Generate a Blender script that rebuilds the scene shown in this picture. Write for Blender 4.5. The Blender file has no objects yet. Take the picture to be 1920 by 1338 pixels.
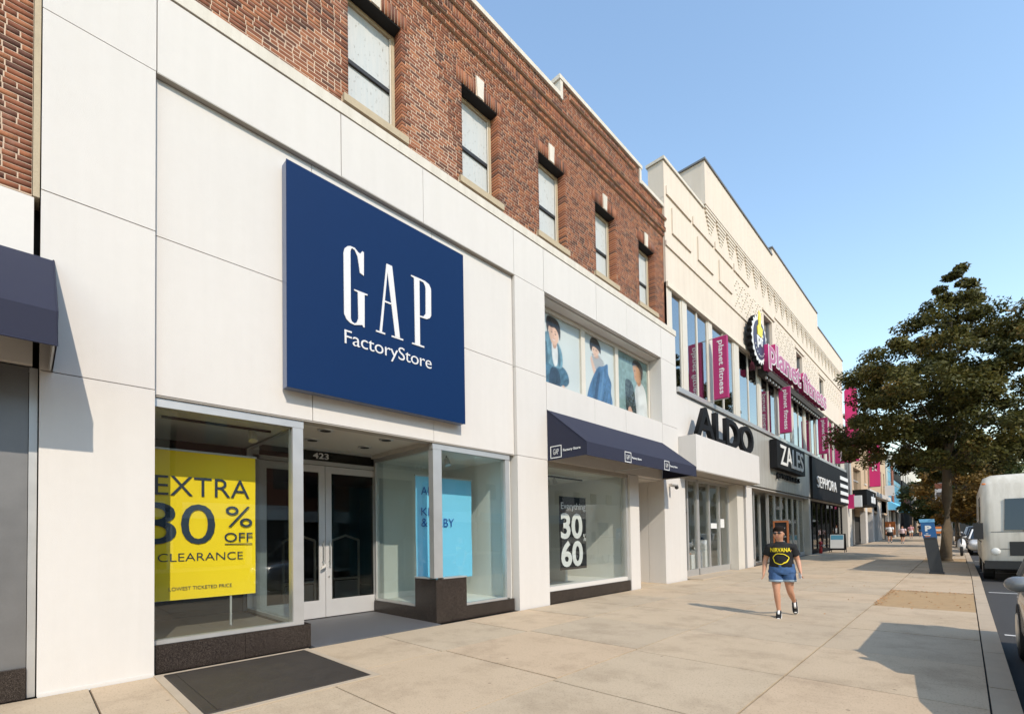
import bpy, bmesh, math, random
import numpy as np
from mathutils import Vector, Matrix
random.seed(7)
rng = np.random.default_rng(7)
R = math.radians
scene = bpy.context.scene
col = scene.collection

# ---------------------------------------------------------------- camera
YAW, PITCH, ROLL = 0.766452928, 0.0257524737, -0.0164090654
fw = Vector((-math.sin(YAW)*math.cos(PITCH), math.cos(YAW)*math.cos(PITCH), math.sin(PITCH)))
rt = Vector((math.cos(YAW), math.sin(YAW), 0))
up = rt.cross(fw)
r2 = rt*math.cos(ROLL)+up*math.sin(ROLL)
u2 = -rt*math.sin(ROLL)+up*math.cos(ROLL)
cam = bpy.data.cameras.new('camera')
cam_o = bpy.data.objects.new('camera', cam)
col.objects.link(cam_o)
cam_o.matrix_world = Matrix(((r2.x, u2.x, -fw.x, 0), (r2.y, u2.y, -fw.y, 0), (r2.z, u2.z, -fw.z, 1.5), (0, 0, 0, 1)))
cam.sensor_width = 36
cam.lens = 881.14/1920*36
cam.shift_y = (984.2-669)/1920
cam.clip_start = .05
cam.clip_end = 2000
scene.camera = cam_o

# ---------------------------------------------------------------- sky, sun, exposure
SUN = Vector((-1, .33, -.83)).normalized()
world = bpy.data.worlds.new('World')
scene.world = world
world.use_nodes = True
wn = world.node_tree.nodes
sky = wn.new('ShaderNodeTexSky')
sky.sky_type = 'NISHITA'
sky.sun_disc = False
sky.sun_elevation = math.asin(-SUN.z)
sky.sun_rotation = math.atan2(-SUN.x, -SUN.y)
sky.altitude = 0
sky.air_density = 1.6
sky.dust_density = .1
sky.ozone_density = 2.0
bg = wn['Background']
bg.inputs['Strength'].default_value = .15
world.node_tree.links.new(sky.outputs['Color'], bg.inputs['Color'])
sun = bpy.data.lights.new('sun', 'SUN')
sun.energy = 2.25
sun.angle = R(.5)
sun.color = (1, .895, .755)
sun_o = bpy.data.objects.new('sun', sun)
sun_o.rotation_euler = SUN.to_track_quat('-Z', 'Y').to_euler()
sun_o.location = (20, -8, 30)
col.objects.link(sun_o)
scene.view_settings.view_transform = 'Standard'
scene.view_settings.look = 'None'
scene.view_settings.gamma = 1
scene.view_settings.exposure = .9
scene.view_settings.use_curve_mapping = False

# ---------------------------------------------------------------- helpers
def tag(o, label=None, cat=None, group=None, kind=None):
    if label: o['label'] = label
    if cat: o['category'] = cat
    if group: o['group'] = group
    if kind: o['kind'] = kind
    return o

def thing(name, label, cat, loc=(0, 0, 0), group=None):
    o = bpy.data.objects.new(name, None)
    o.empty_display_size = .2
    o.location = loc
    col.objects.link(o)
    return tag(o, label, cat, group)

def put(o, parent):
    if parent is not None:
        o.parent = parent
        if parent.type == 'EMPTY':
            o.matrix_parent_inverse = Matrix.Translation(-Vector(parent.location))
    return o

def mesh_obj(name, me, mat=None, parent=None):
    if mat is not None and not me.materials:
        for m in (mat if isinstance(mat, (list, tuple)) else [mat]):
            me.materials.append(m)
    o = bpy.data.objects.new(name, me)
    col.objects.link(o)
    return put(o, parent)

def B(): return bmesh.new()

def fin(name, bm, mat, parent=None, smooth=False, bev=0, kind=None):
    if bev:
        bmesh.ops.bevel(bm, geom=[e for e in bm.edges if len(e.link_faces) == 2 and e.calc_face_angle(0) > .5], offset=bev, segments=1, affect='EDGES')
    bmesh.ops.recalc_face_normals(bm, faces=bm.faces)
    me = bpy.data.meshes.new(name)
    bm.to_mesh(me); bm.free()
    if smooth:
        for p in me.polygons: p.use_smooth = True
    o = mesh_obj(name, me, mat, parent)
    if kind: o['kind'] = kind
    return o

def box(bm, x0, x1, y0, y1, z0, z1, mi=0):
    v = [bm.verts.new((x, y, z)) for z in (z0, z1) for y in (y0, y1) for x in (x0, x1)]
    for f in ((0, 2, 3, 1), (4, 5, 7, 6), (0, 1, 5, 4), (2, 6, 7, 3), (0, 4, 6, 2), (1, 3, 7, 5)):
        bm.faces.new([v[i] for i in f]).material_index = mi
    return v

def boxo(name, mat, parent, x0, x1, y0, y1, z0, z1, bev=0):
    bm = B(); box(bm, x0, x1, y0, y1, z0, z1)
    return fin(name, bm, mat, parent, bev=bev)

def hexa(bm, a, b, mi=0):
    """solid between two matching rings a and b"""
    va = [bm.verts.new(p) for p in a]; vb = [bm.verts.new(p) for p in b]
    n = len(a)
    bm.faces.new(va).material_index = mi
    bm.faces.new(vb[::-1]).material_index = mi
    for i in range(n):
        bm.faces.new((va[i], vb[i], vb[(i+1) % n], va[(i+1) % n])).material_index = mi

def yz_prism(bm, pts, x0, x1, mi=0):
    hexa(bm, [(x0, p[0], p[1]) for p in pts], [(x1, p[0], p[1]) for p in pts], mi)

def poly_solid(bm, pts, x0, x1, mi=0):
    from mathutils.geometry import tessellate_polygon
    tri = tessellate_polygon([[Vector((p[0], p[1], 0)) for p in pts]])
    va = [bm.verts.new((x0, *p)) for p in pts]; vb = [bm.verts.new((x1, *p)) for p in pts]
    n = len(pts)
    for t in tri:
        for vs in (va, vb):
            try: bm.faces.new([vs[i] for i in t]).material_index = mi
            except ValueError: pass
    for i in range(n): bm.faces.new((va[i], vb[i], vb[(i+1) % n], va[(i+1) % n])).material_index = mi

def ring(c, u, v, rx, ry, n=14):
    c = Vector(c); u = Vector(u).normalized(); v = Vector(v).normalized()
    return [c+u*rx*math.cos(2*math.pi*k/n)+v*ry*math.sin(2*math.pi*k/n) for k in range(n)]

def loft(bm, rings, caps=True, mi=0):
    vs = [[bm.verts.new(p) for p in r] for r in rings]
    n = len(vs[0])
    for a, b in zip(vs, vs[1:]):
        for i in range(n):
            bm.faces.new((a[i], a[(i+1) % n], b[(i+1) % n], b[i])).material_index = mi
    if caps:
        bm.faces.new(vs[0][::-1]).material_index = mi
        bm.faces.new(vs[-1]).material_index = mi

def tube(bm, pts, rad, n=8, mi=0):
    pts = [Vector(p) for p in pts]
    if not isinstance(rad, (list, tuple)): rad = [rad]*len(pts)
    rings = []
    for i, p in enumerate(pts):
        d = (pts[min(i+1, len(pts)-1)]-pts[max(i-1, 0)]).normalized()
        a = d.cross(Vector((0, 0, 1)))
        if a.length < .05: a = d.cross(Vector((0, 1, 0)))
        a.normalize()
        rings.append(ring(p, a, d.cross(a), rad[i], rad[i], n))
    loft(bm, rings, True, mi)

def sphere(bm, c, r, seg=12, rings_=8, mi=0):
    c = Vector(c)
    if not isinstance(r, (tuple, list)): r = (r, r, r)
    res = bmesh.ops.create_uvsphere(bm, u_segments=seg, v_segments=rings_, radius=1)
    for v in res['verts']:
        v.co = Vector((v.co.x*r[0], v.co.y*r[1], v.co.z*r[2]))+c
        for f in v.link_faces: f.material_index = mi; f.smooth = True

def disc_x(bm, x0, x1, y, z, r, n=24, mi=0):
    hexa(bm, [(x0, y+r*math.cos(2*math.pi*k/n), z+r*math.sin(2*math.pi*k/n)) for k in range(n)],
         [(x1, y+r*math.cos(2*math.pi*k/n), z+r*math.sin(2*math.pi*k/n)) for k in range(n)], mi)

_txt = {}
def text_mesh(s, bold=0.0, align='LEFT', space=1.0):
    key = (s, bold, align, space)
    if key not in _txt:
        cu = bpy.data.curves.new('lettering', 'FONT')
        cu.body = s; cu.extrude = .5; cu.offset = bold; cu.resolution_u = 4
        cu.align_x = align; cu.space_character = space; cu.space_line = .8
        ob = bpy.data.objects.new('lettering', cu); col.objects.link(ob)
        me = bpy.data.meshes.new_from_object(ob)
        bpy.data.objects.remove(ob)
        co = np.empty(len(me.vertices)*3); me.vertices.foreach_get('co', co); co = co.reshape(-1, 3)
        lo = co.min(0); hi = co.max(0)
        co[:, 0] = (co[:, 0]-lo[0])/(hi[0]-lo[0]); co[:, 1] = (co[:, 1]-lo[1])/(hi[1]-lo[1]); co[:, 2] += .5
        _txt[key] = (me, co)
    return _txt[key]

def text(name, s, mat, parent, org, ux, uy, w, h, depth=.003, bold=0.0, align='LEFT', space=1.0, curve=None):
    me0, co = text_mesh(s, bold, align, space)
    me = me0.copy()
    ux = np.array(ux, float); uy = np.array(uy, float); n = np.cross(ux, uy)
    p = np.array(org, float)+np.outer(co[:, 0]*w, ux)+np.outer(co[:, 1]*h, uy)+np.outer(co[:, 2]*depth, n)
    if curve: p = np.array([curve(q) for q in p])
    me.vertices.foreach_set('co', p.ravel()); me.update()
    me.materials.clear()
    o = mesh_obj(name, me, mat, parent)
    return o
FY, FZ = (0, 1, 0), (0, 0, 1)      # reading directions on the street fronts
def gz(y):                         # the pavement climbs gently up the street
    return 0 if y < 16 else (.011*(y-16) if y < 120 else 1.144)
def kx(y):                         # kerb line
    return .30 if y < 20 else .30-.0105*(y-20)

# ---------------------------------------------------------------- materials
def new_mat(name):
    m = bpy.data.materials.new(name); m.use_nodes = True
    nt = m.node_tree
    return m, nt, nt.nodes['Principled BSDF']

def N(nt, t, **k):
    n = nt.nodes.new(t)
    for a, b in k.items():
        if hasattr(n, a): setattr(n, a, b)
        else: n.inputs[a.replace('_', ' ')].default_value = b
    return n

def noise(nt, scale, detail=4, rough=.55, vec=None):
    n = N(nt, 'ShaderNodeTexNoise'); n.inputs['Scale'].default_value = scale
    n.inputs['Detail'].default_value = detail; n.inputs['Roughness'].default_value = rough
    if vec is not None: nt.links.new(vec, n.inputs['Vector'])
    return n.outputs['Fac']

def geo_vec(nt, sc=(1, 1, 1)):
    g = N(nt, 'ShaderNodeNewGeometry')
    mp = N(nt, 'ShaderNodeMapping'); mp.inputs['Scale'].default_value = sc
    nt.links.new(g.outputs['Position'], mp.inputs['Vector'])
    return mp.outputs['Vector']

def mixc(nt, fac, a, b, mode='MIX'):
    m = N(nt, 'ShaderNodeMix', data_type='RGBA', blend_type=mode)
    for s, v in ((m.inputs['Factor'], fac), (m.inputs['A'], a), (m.inputs['B'], b)):
        pass
    fi, ai, bi = m.inputs[0], m.inputs[6], m.inputs[7]
    for s, v in ((fi, fac), (ai, a), (bi, b)):
        if hasattr(v, 'is_linked') or hasattr(v, 'links'): nt.links.new(v, s)
        elif isinstance(v, (tuple, list)): s.default_value = (*v[:3], 1)
        else: s.default_value = v
    return m.outputs[2]

def ramp(nt, fac, stops, interp='LINEAR'):
    r = N(nt, 'ShaderNodeValToRGB'); r.color_ramp.interpolation = interp
    e = r.color_ramp.elements
    while len(e) < len(stops): e.new(.5)
    for i, (p, c) in enumerate(stops):
        e[i].position = p; e[i].color = (*c, 1) if len(c) == 3 else c
    nt.links.new(fac, r.inputs['Fac'])
    return r.outputs['Color']

def pm(name, c, rough=.55, var=.1, scale=2.5, bump=0, bscale=60, metal=0, spec=.4, streak=0, rnd=0, coat=0, fine=.5):
    m, nt, p = new_mat(name)
    v = geo_vec(nt)
    lo = tuple(max(0, x*(1-var)) for x in c); hi = tuple(min(1, x*(1+var)) for x in c)
    n1 = noise(nt, scale, 5, .6, v)
    c1 = mixc(nt, n1, lo, hi)
    if fine:
        n2 = noise(nt, scale*14, 3, .6, v)
        f2 = mixc(nt, n2, (1-var*fine,)*3, (1+var*fine,)*3)
        c1 = mixc(nt, 1.0, c1, f2, 'MULTIPLY')
    if streak:
        vs = geo_vec(nt, (3.2, 3.2, .22))
        ns = noise(nt, 1.7, 6, .65, vs)
        fs = ramp(nt, ns, [(.38, (1-streak, 1-streak*1.08, 1-streak*1.25)), (.60, (1, 1, 1))])
        c1 = mixc(nt, 1.0, c1, fs, 'MULTIPLY')
    if rnd:
        oi = N(nt, 'ShaderNodeObjectInfo')
        fr = mixc(nt, oi.outputs['Random'], (1-rnd,)*3, (1+rnd, 1+rnd*.9, 1+rnd*.75))
        c1 = mixc(nt, 1.0, c1, fr, 'MULTIPLY')
    nt.links.new(c1, p.inputs['Base Color'])
    rr = N(nt, 'ShaderNodeMapRange'); rr.inputs['To Min'].default_value = max(.02, rough-.08); rr.inputs['To Max'].default_value = min(1, rough+.1)
    nt.links.new(n1, rr.inputs['Value']); nt.links.new(rr.outputs[0], p.inputs['Roughness'])
    p.inputs['Metallic'].default_value = metal
    p.inputs['Specular IOR Level'].default_value = spec
    p.inputs['Coat Weight'].default_value = coat
    if bump:
        bn = N(nt, 'ShaderNodeBump'); bn.inputs['Strength'].default_value = bump; bn.inputs['Distance'].default_value = .01
        nt.links.new(noise(nt, bscale, 4, .6, v), bn.inputs['Height']); nt.links.new(bn.outputs[0], p.inputs['Normal'])
    return m

def glass(name, tint, boost=0.0, rough=0.0, wave=.012):
    m, nt, p = new_mat(name)
    nt.nodes.remove(p)
    lw = N(nt, 'ShaderNodeLayerWeight'); lw.inputs['Blend'].default_value = .5
    pw = N(nt, 'ShaderNodeMath', operation='POWER'); nt.links.new(lw.outputs['Facing'], pw.inputs[0]); pw.inputs[1].default_value = 5
    ad = N(nt, 'ShaderNodeMath', operation='MULTIPLY_ADD', use_clamp=True); ad.inputs[1].default_value = .9; ad.inputs[2].default_value = boost
    nt.links.new(pw.outputs[0], ad.inputs[0])
    tr = N(nt, 'ShaderNodeBsdfTransparent'); tr.inputs[0].default_value = (*tint, 1)
    gl = N(nt, 'ShaderNodeBsdfGlossy'); gl.inputs['Roughness'].default_value = rough
    bn = N(nt, 'ShaderNodeBump'); bn.inputs['Strength'].default_value = wave; bn.inputs['Distance'].default_value = .2
    nt.links.new(noise(nt, .9, 1, .4, geo_vec(nt)), bn.inputs['Height']); nt.links.new(bn.outputs[0], gl.inputs['Normal'])
    mx = N(nt, 'ShaderNodeMixShader')
    nt.links.new(ad.outputs[0], mx.inputs[0]); nt.links.new(tr.outputs[0], mx.inputs[1]); nt.links.new(gl.outputs[0], mx.inputs[2])
    nt.links.new(mx.outputs[0], nt.nodes['Material Output'].inputs['Surface'])
    return m

MT = {}
MT['white'] = pm('white_stucco', (.595, .558, .515), .8, .045, .55, .25, 120, streak=.02)
MT['white2'] = pm('white_paint', (.60, .565, .52), .6, .05, 1.2)
MT['joint'] = pm('dark_joint', (.05, .045, .04), .9)
MT['coping'] = pm('pale_stone', (.60, .55, .47), .8, .1, 3, .3, 50, streak=.1)
MT['stone'] = pm('buff_stone', (.42, .34, .23), .85, .18, 6, .4, 60)
MT['cream'] = pm('cream_stucco', (.625, .54, .45), .85, .06, .6, .3, 70, streak=.06)
MT['cream2'] = pm('cream_relief', (.62, .55, .455), .85, .12, 3, .3, 70)
MT['alum'] = pm('aluminium', (.52, .51, .49), .38, .08, 4, metal=.55)
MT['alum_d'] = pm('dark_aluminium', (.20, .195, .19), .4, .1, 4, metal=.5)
MT['door'] = pm('brushed_door_metal', (.62, .60, .585), .36, .05, 3, metal=.35)
MT['beige_fr'] = pm('beige_window_frame', (.58, .53, .45), .5, .08, 3)
MT['black'] = pm('black_paint', (.012, .012, .013), .62, .2, 3, spec=.12)
MT['black_m'] = pm('matt_black', (.012, .012, .013), .8, .2, 3)
MT['navy'] = pm('navy_canvas', (.020, .022, .042), .85, .15, 6, .3, 300)
MT['blue'] = pm('blue_enamel', (.0015, .020, .078), .6, .06, .5, spec=.15)
MT['signside'] = pm('sign_side', (.16, .19, .28), .35, .1, 3, metal=.4)
MT['letter'] = pm('letter_white', (.64, .62, .60), .5, .03)
MT['lw'] = pm('print_white', (.68, .68, .66), .6, .03)
MT['granite'] = None
MT['slate'] = pm('entry_slate', (.10, .10, .105), .6, .2, 5, .2, 90)
MT['plaster'] = pm('recess_plaster', (.56, .52, .45), .85, .06, 1.5)
MT['room'] = pm('room_wall', (.42, .41, .38), .9, .06, 1)
MT['roomw'] = pm('room_white', (.66, .66, .62), .9, .04, 1)
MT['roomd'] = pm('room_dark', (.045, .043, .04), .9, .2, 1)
MT['floor'] = pm('room_floor', (.16, .13, .10), .55, .15, 2)
MT['yellow'] = pm('yellow_paper', (.98, .66, .008), .6, .03, 1.5, fine=.2)
MT['ink'] = pm('ink_navy', (.02, .035, .06), .6, .05)
MT['cyan'] = pm('light_blue_paper', (.20, .58, .82), .65, .03, 1.5)
MT['inkblue'] = pm('ink_blue', (.015, .10, .34), .6, .05)
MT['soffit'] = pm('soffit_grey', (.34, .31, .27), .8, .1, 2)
MT['steel'] = pm('steel', (.55, .54, .52), .3, .1, 6, metal=.9)
MT['magenta'] = pm('magenta_vinyl', (.36, .020, .115), .5, .05, 1.5)
MT['magenta2'] = pm('magenta_face', (.40, .10, .20), .45, .06, 2)
MT['pink'] = pm('pink_vinyl', (.55, .025, .15), .55, .05, 1.5)
MT['yel'] = pm('yellow_plastic', (.80, .66, .04), .4, .05)
MT['purple'] = pm('dark_purple', (.035, .03, .07), .45, .1)
MT['greymetal'] = pm('grey_metal_fascia', (.50, .475, .43), .42, .10, 1.1, metal=.35, streak=.12)
MT['bluegrey'] = pm('blue_grey_panel', (.13, .145, .175), .18, .1, 1.2, metal=.3)
MT['tan'] = pm('tan_brick_far', (.50, .36, .23), .85, .12, 3)
MT['rust'] = pm('rust_red', (.25, .09, .05), .8, .2, 3)
MT['skyblue'] = pm('bright_blue_awning', (.16, .50, .72), .75, .06, 3)
MT['teal'] = pm('teal_panel', (.10, .30, .42), .4, .08, 2)
MT['red'] = pm('red_enamel', (.42, .03, .03), .4, .1, 5)
MT['orange'] = pm('orange_wood', (.36, .12, .04), .6, .2, 8)
MT['orange2'] = pm('orange_print', (.75, .22, .05), .5, .05)
MT['asphalt'] = pm('asphalt', (.052, .051, .05), .9, .25, 3, .5, 160)
MT['line'] = pm('road_paint', (.62, .61, .58), .7, .12, 6)
MT['kerb'] = pm('kerb_stone', (.44, .35, .25), .85, .14, 3, .4, 80, rnd=.06)
MT['soil'] = pm('pit_soil', (.40, .265, .135), .95, .18, 5, .5, 60)
MT['deadleaf'] = pm('dead_leaf', (.42, .20, .07), .8, .3, 30)
MT['bark'] = pm('bark', (.125, .095, .062), .9, .35, 9, 1.0, 22)
MT['skin'] = pm('skin', (.52, .265, .165), .5, .06, 8)
MT['hair'] = pm('dark_hair', (.016, .011, .009), .8, .3, 30, .6, 60, spec=.1)
MT['tee'] = pm('black_cotton', (.013, .013, .014), .9, .2, 12, .3, 80)
MT['tprint'] = pm('yellow_print', (.84, .66, .02), .7, .05)
MT['denim'] = pm('denim', (.045, .10, .22), .85, .3, 16, .3, 200)
MT['denim_l'] = pm('denim_cuff', (.32, .42, .52), .85, .15, 16)
MT['rubber'] = pm('white_rubber', (.75, .73, .70), .5, .05)
MT['tyre'] = pm('tyre', (.02, .02, .021), .85, .2, 8)
MT['carwhite'] = pm('white_car_paint', (.78, .77, .75), .22, .03, 1, coat=.6)
MT['cargrey'] = pm('grey_car_paint', (.16, .17, .18), .25, .05, 1, coat=.6)
MT['cardark'] = pm('dark_car_paint', (.03, .035, .045), .22, .05, 1, coat=.6)
MT['truck'] = pm('aged_white_truck', (.70, .66, .57), .4, .06, 1.2, streak=.16)
MT['trim'] = pm('black_trim', (.025, .025, .025), .5, .1, 5)
MT['lamp'] = pm('lamp_lens', (.70, .70, .66), .15, .05, 5)
MT['carglass'] = pm('car_glass', (.022, .027, .03), .06, .1, 1, spec=.8)
MT['meterb'] = pm('dark_meter_body', (.035, .038, .042), .45, .15, 6)
MT['meterblue'] = pm('blue_meter_head', (.015, .10, .27), .4, .08, 4)
MT['meterlite'] = pm('light_blue_band', (.16, .42, .66), .4, .05, 4)
MT['g_shop'] = glass('shop_glass', (.932, .965, .955), .06)
MT['g_clear'] = glass('clear_glass', (.955, .972, .965), .065)
MT['g_low'] = glass('low_sheen_glass', (.985, .99, .99), .012)
MT['g_sky'] = glass('coated_glass', (.45, .52, .55), .42)
MT['g_dark'] = glass('dark_glass', (.80, .82, .81), .035)
def granite():
    m, nt, p = new_mat('dark_granite')
    v = geo_vec(nt)
    a = ramp(nt, noise(nt, 190, 2, .7, v), [(.38, (.010, .008, .007)), (.55, (.036, .028, .024)), (.70, (.11, .09, .075))])
    b = mixc(nt, noise(nt, 3, 3, .5, v), (.8, .8, .8), (1.25, 1.2, 1.15))
    nt.links.new(mixc(nt, 1.0, a, b, 'MULTIPLY'), p.inputs['Base Color'])
    p.inputs['Roughness'].default_value = .25; p.inputs['Specular IOR Level'].default_value = .3
    return m
MT['granite'] = granite()
BR_STOPS = [(0, (.085, .034, .020)), (.15, (.125, .045, .024)), (.32, (.178, .058, .027)), (.58, (.230, .076, .033)), (.82, (.275, .096, .041)), (1, (.33, .130, .058))]
def brick_mat(name, attr):
    m, nt, p = new_mat(name)
    if attr:
        a = N(nt, 'ShaderNodeAttribute', attribute_name='tint'); f = a.outputs['Fac']
    else:
        f = N(nt, 'ShaderNodeObjectInfo').outputs['Random']
    c = ramp(nt, f, BR_STOPS)
    v = geo_vec(nt)
    k = mixc(nt, noise(nt, 70, 4, .7, v), (.68, .68, .70), (1.3, 1.28, 1.22))
    c = mixc(nt, 1.0, c, k, 'MULTIPLY')
    lime = ramp(nt, noise(nt, 1.3, 6, .7, v), [(.60, (0, 0, 0)), (.78, (.30, .30, .30))])
    c = mixc(nt, lime, c, (.50, .40, .32))
    nt.links.new(c, p.inputs['Base Color']); p.inputs['Roughness'].default_value = .9
    bn = N(nt, 'ShaderNodeBump'); bn.inputs['Strength'].default_value = .5; bn.inputs['Distance'].default_value = .004
    nt.links.new(noise(nt, 120, 3, .6, v), bn.inputs['Height']); nt.links.new(bn.outputs[0], p.inputs['Normal'])
    return m
MT['brick'] = brick_mat('red_brick', False)
MT['brickm'] = brick_mat('red_brick_mass', True)
MT['mortar'] = pm('lime_mortar', (.54, .41, .30), .95, .14, 4, .4, 90)
def slab_mat():
    m, nt, p = new_mat('pavement_concrete')
    v = geo_vec(nt)
    a = mixc(nt, noise(nt, .8, 6, .62, v), (.435, .335, .22), (.565, .45, .315))
    sp = ramp(nt, noise(nt, 55, 3, .75, v), [(.30, (.62, .60, .58)), (.46, (1, 1, 1)), (.62, (1, 1, 1)), (.8, (1.15, 1.13, 1.1))])
    a = mixc(nt, 1.0, a, sp, 'MULTIPLY')
    st = ramp(nt, noise(nt, 1.3, 8, .72, v), [(.34, (.80, .785, .77)), (.52, (1, 1, 1))])
    a = mixc(nt, 1.0, a, st, 'MULTIPLY')
    gum = N(nt, 'ShaderNodeTexVoronoi'); gum.inputs['Scale'].default_value = 2.6; nt.links.new(v, gum.inputs['Vector'])
    gr = ramp(nt, gum.outputs['Distance'], [(.035, (.55, .53, .52)), (.055, (1, 1, 1))])
    a = mixc(nt, 1.0, a, gr, 'MULTIPLY')
    oi = N(nt, 'ShaderNodeObjectInfo')
    a = mixc(nt, 1.0, a, ramp(nt, oi.outputs['Random'], [(0, (.92, .92, .93)), (.5, (.99, .98, .97)), (1, (1.05, .99, .95))]), 'MULTIPLY')
    nt.links.new(a, p.inputs['Base Color']); p.inputs['Roughness'].default_value = .88
    bn = N(nt, 'ShaderNodeBump'); bn.inputs['Strength'].default_value = .35; bn.inputs['Distance'].default_value = .006
    nt.links.new(noise(nt, 110, 4, .7, v), bn.inputs['Height']); nt.links.new(bn.outputs[0], p.inputs['Normal'])
    return m
MT['slab'] = slab_mat()
def board_mat():
    m, nt, p = new_mat('weathered_window_board')
    vs = geo_vec(nt, (6, 6, .5)); v = geo_vec(nt)
    a = mixc(nt, noise(nt, 4, 5, .6, vs), (.40, .44, .44), (.55, .53, .49))
    pk = ramp(nt, noise(nt, 14, 4, .7, geo_vec(nt, (1.5, 1.5, .7))), [(.30, (.45, .40, .34)), (.40, (1, 1, 1))])
    nt.links.new(mixc(nt, 1.0, a, pk, 'MULTIPLY'), p.inputs['Base Color']); p.inputs['Roughness'].default_value = .5
    return m
MT['board'] = board_mat()
def leaf_mat(name, stops, trans=.3):
    m, nt, p = new_mat(name)
    a = N(nt, 'ShaderNodeAttribute', attribute_name='tint')
    c = ramp(nt, a.outputs['Fac'], stops)
    nt.links.new(c, p.inputs['Base Color']); p.inputs['Roughness'].default_value = .55; p.inputs['Specular IOR Level'].default_value = .3
    t = N(nt, 'ShaderNodeBsdfTranslucent'); nt.links.new(c, t.inputs[0])
    mx = N(nt, 'ShaderNodeMixShader'); mx.inputs[0].default_value = trans
    nt.links.new(p.outputs[0], mx.inputs[1]); nt.links.new(t.outputs[0], mx.inputs[2])
    nt.links.new(mx.outputs[0], nt.nodes['Material Output'].inputs['Surface'])
    return m
MT['leaf'] = leaf_mat('plane_leaves', [(0, (.026, .030, .009)), (.35, (.070, .070, .017)), (.7, (.130, .115, .026)), (1, (.24, .150, .045))], .34)
MT['leafg'] = leaf_mat('green_leaves', [(0, (.032, .046, .014)), (.6, (.075, .100, .028)), (1, (.13, .14, .04))], .35)
MT['leafb'] = leaf_mat('browning_leaves', [(0, (.07, .055, .014)), (.4, (.17, .11, .026)), (1, (.34, .19, .045))], .38)
# ---------------------------------------------------------------- ground, road, pavement
def strip(name, mat, xl, xr, dz, ys, parent=None, kind='structure'):
    bm = B()
    vs = [(bm.verts.new((xl(y), y, gz(y)+dz)), bm.verts.new((xr(y), y, gz(y)+dz))) for y in ys]
    for a, b in zip(vs, vs[1:]): bm.faces.new((a[0], a[1], b[1], b[0]))
    o = fin(name, bm, mat, parent)
    if kind: o['kind'] = kind
    return o
YS = [-40, 0, 16, 20, 60, 120, 500]
bm = B()
v = [bm.verts.new(p) for p in ((-900, -500, -.9), (900, -500, -.9), (900, 1500, -.9), (-900, 1500, -.9))]
bm.faces.new(v)
fin('ground', bm, MT['asphalt'])['kind'] = 'structure'
strip('road', MT['asphalt'], lambda y: kx(y)-.02, lambda y: 15.5, -.15, YS)
strip('opposite_pavement', MT['slab'], lambda y: 15.5, lambda y: 60, -.02, YS)
strip('lane_marking', MT['line'], lambda y: kx(y)+2.45, lambda y: kx(y)+2.57, -.146, [-20, 16, 20, 60, 120])
bay = B()
for y in (10.6, 17.4, 24.2, 31, 37.8, 44.6):
    a = [bay.verts.new((x, yy, gz(yy)-.146)) for x, yy in ((kx(y)+.1, y), (kx(y)+2.4, y), (kx(y)+2.4, y+.1), (kx(y)+.1, y+.1))]
    bay.faces.new(a)
fin('bay_marking', bay, MT['line'])['kind'] = 'structure'
pave = strip('pavement', MT['joint'], lambda y: -16, lambda y: kx(y)-.10, -.03, YS)

def quad_slab(name, mat, parent, x0, x1, x0b, x1b, y0, y1, dz, th=.09, tilt=.0015):
    bm = B()
    c = [(x0, y0), (x1, y0), (x1b, y1), (x0b, y1)]
    top = [(x, y, gz(y)+dz+random.uniform(-tilt, tilt)) for x, y in c]
    hexa(bm, [(x, y, z-th) for x, y, z in top], top)
    return fin(name, bm, mat, parent)

COLS = [-6.62, -5.07, -3.16, -1.41, None]
rows = [3.88+1.7*k for k in range(-7, 48)]
J = .009
PITS = [(12.0, 15.45), (27.3, 30.3)]
for ci in range(4):
    cuts = list(rows)
    if ci == 3:
        cuts = sorted([r for r in rows if not any(a-.35 < r < b+.35 for a, b in PITS)]+[q for p in PITS for q in p])
    else:
        cuts = [r+(0, .05, -.03)[ci] for r in rows]
    for y0, y1 in zip(cuts, cuts[1:]):
        if ci == 3 and any(abs(y0-a) < .01 for a, b in PITS): continue
        xa, xb = COLS[ci], COLS[ci+1] if COLS[ci+1] is not None else None
        quad_slab('slab', MT['slab'], pave, xa+J+(.003 if ci == 3 else 0), (xb if xb is not None else kx(y0)-.185)-J, xa+J+(.003 if ci == 3 else 0), (xb if xb is not None else kx(y1)-.185)-J, y0+J, y1-J, random.uniform(-.002, .002))
y = -8.0
while y < 95:
    quad_slab('kerb_stone', MT['kerb'], pave, kx(y)-.18, kx(y), kx(y+1.79)-.18, kx(y+1.79), y, y+1.785, .004, .22, .002)
    y += 1.8
# tree pits: uneven soil with fallen leaves
for pi, (a, b) in enumerate(PITS):
    bm = B(); nx, ny = 18, 36
    g = [[bm.verts.new((-1.40+(kx(b)-.19+1.40)*i/nx, a+(b-a)*j/ny, gz(a+(b-a)*j/ny)-.012+random.uniform(-.004, .005)+.006*math.sin(i*.7)*math.cos(j*.5))) for i in range(nx+1)] for j in range(ny+1)]
    for j in range(ny):
        for i in range(nx): bm.faces.new((g[j][i], g[j][i+1], g[j+1][i+1], g[j+1][i]))
    fin('pit_soil', bm, MT['soil'], pave, smooth=True)['kind'] = 'stuff'
bm = B()
def leaf_flat(bm, x, y, z, s):
    a = random.uniform(0, 6.28); ca, sa = math.cos(a)*s, math.sin(a)*s
    h = [random.uniform(0, .02) for _ in range(4)]
    bm.faces.new([bm.verts.new(p) for p in ((x+ca, y+sa, z+h[0]), (x-sa*.5, y+ca*.5, z+h[1]), (x-ca, y-sa, z+h[2]), (x+sa*.5, y-ca*.5, z+h[3]))])
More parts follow.
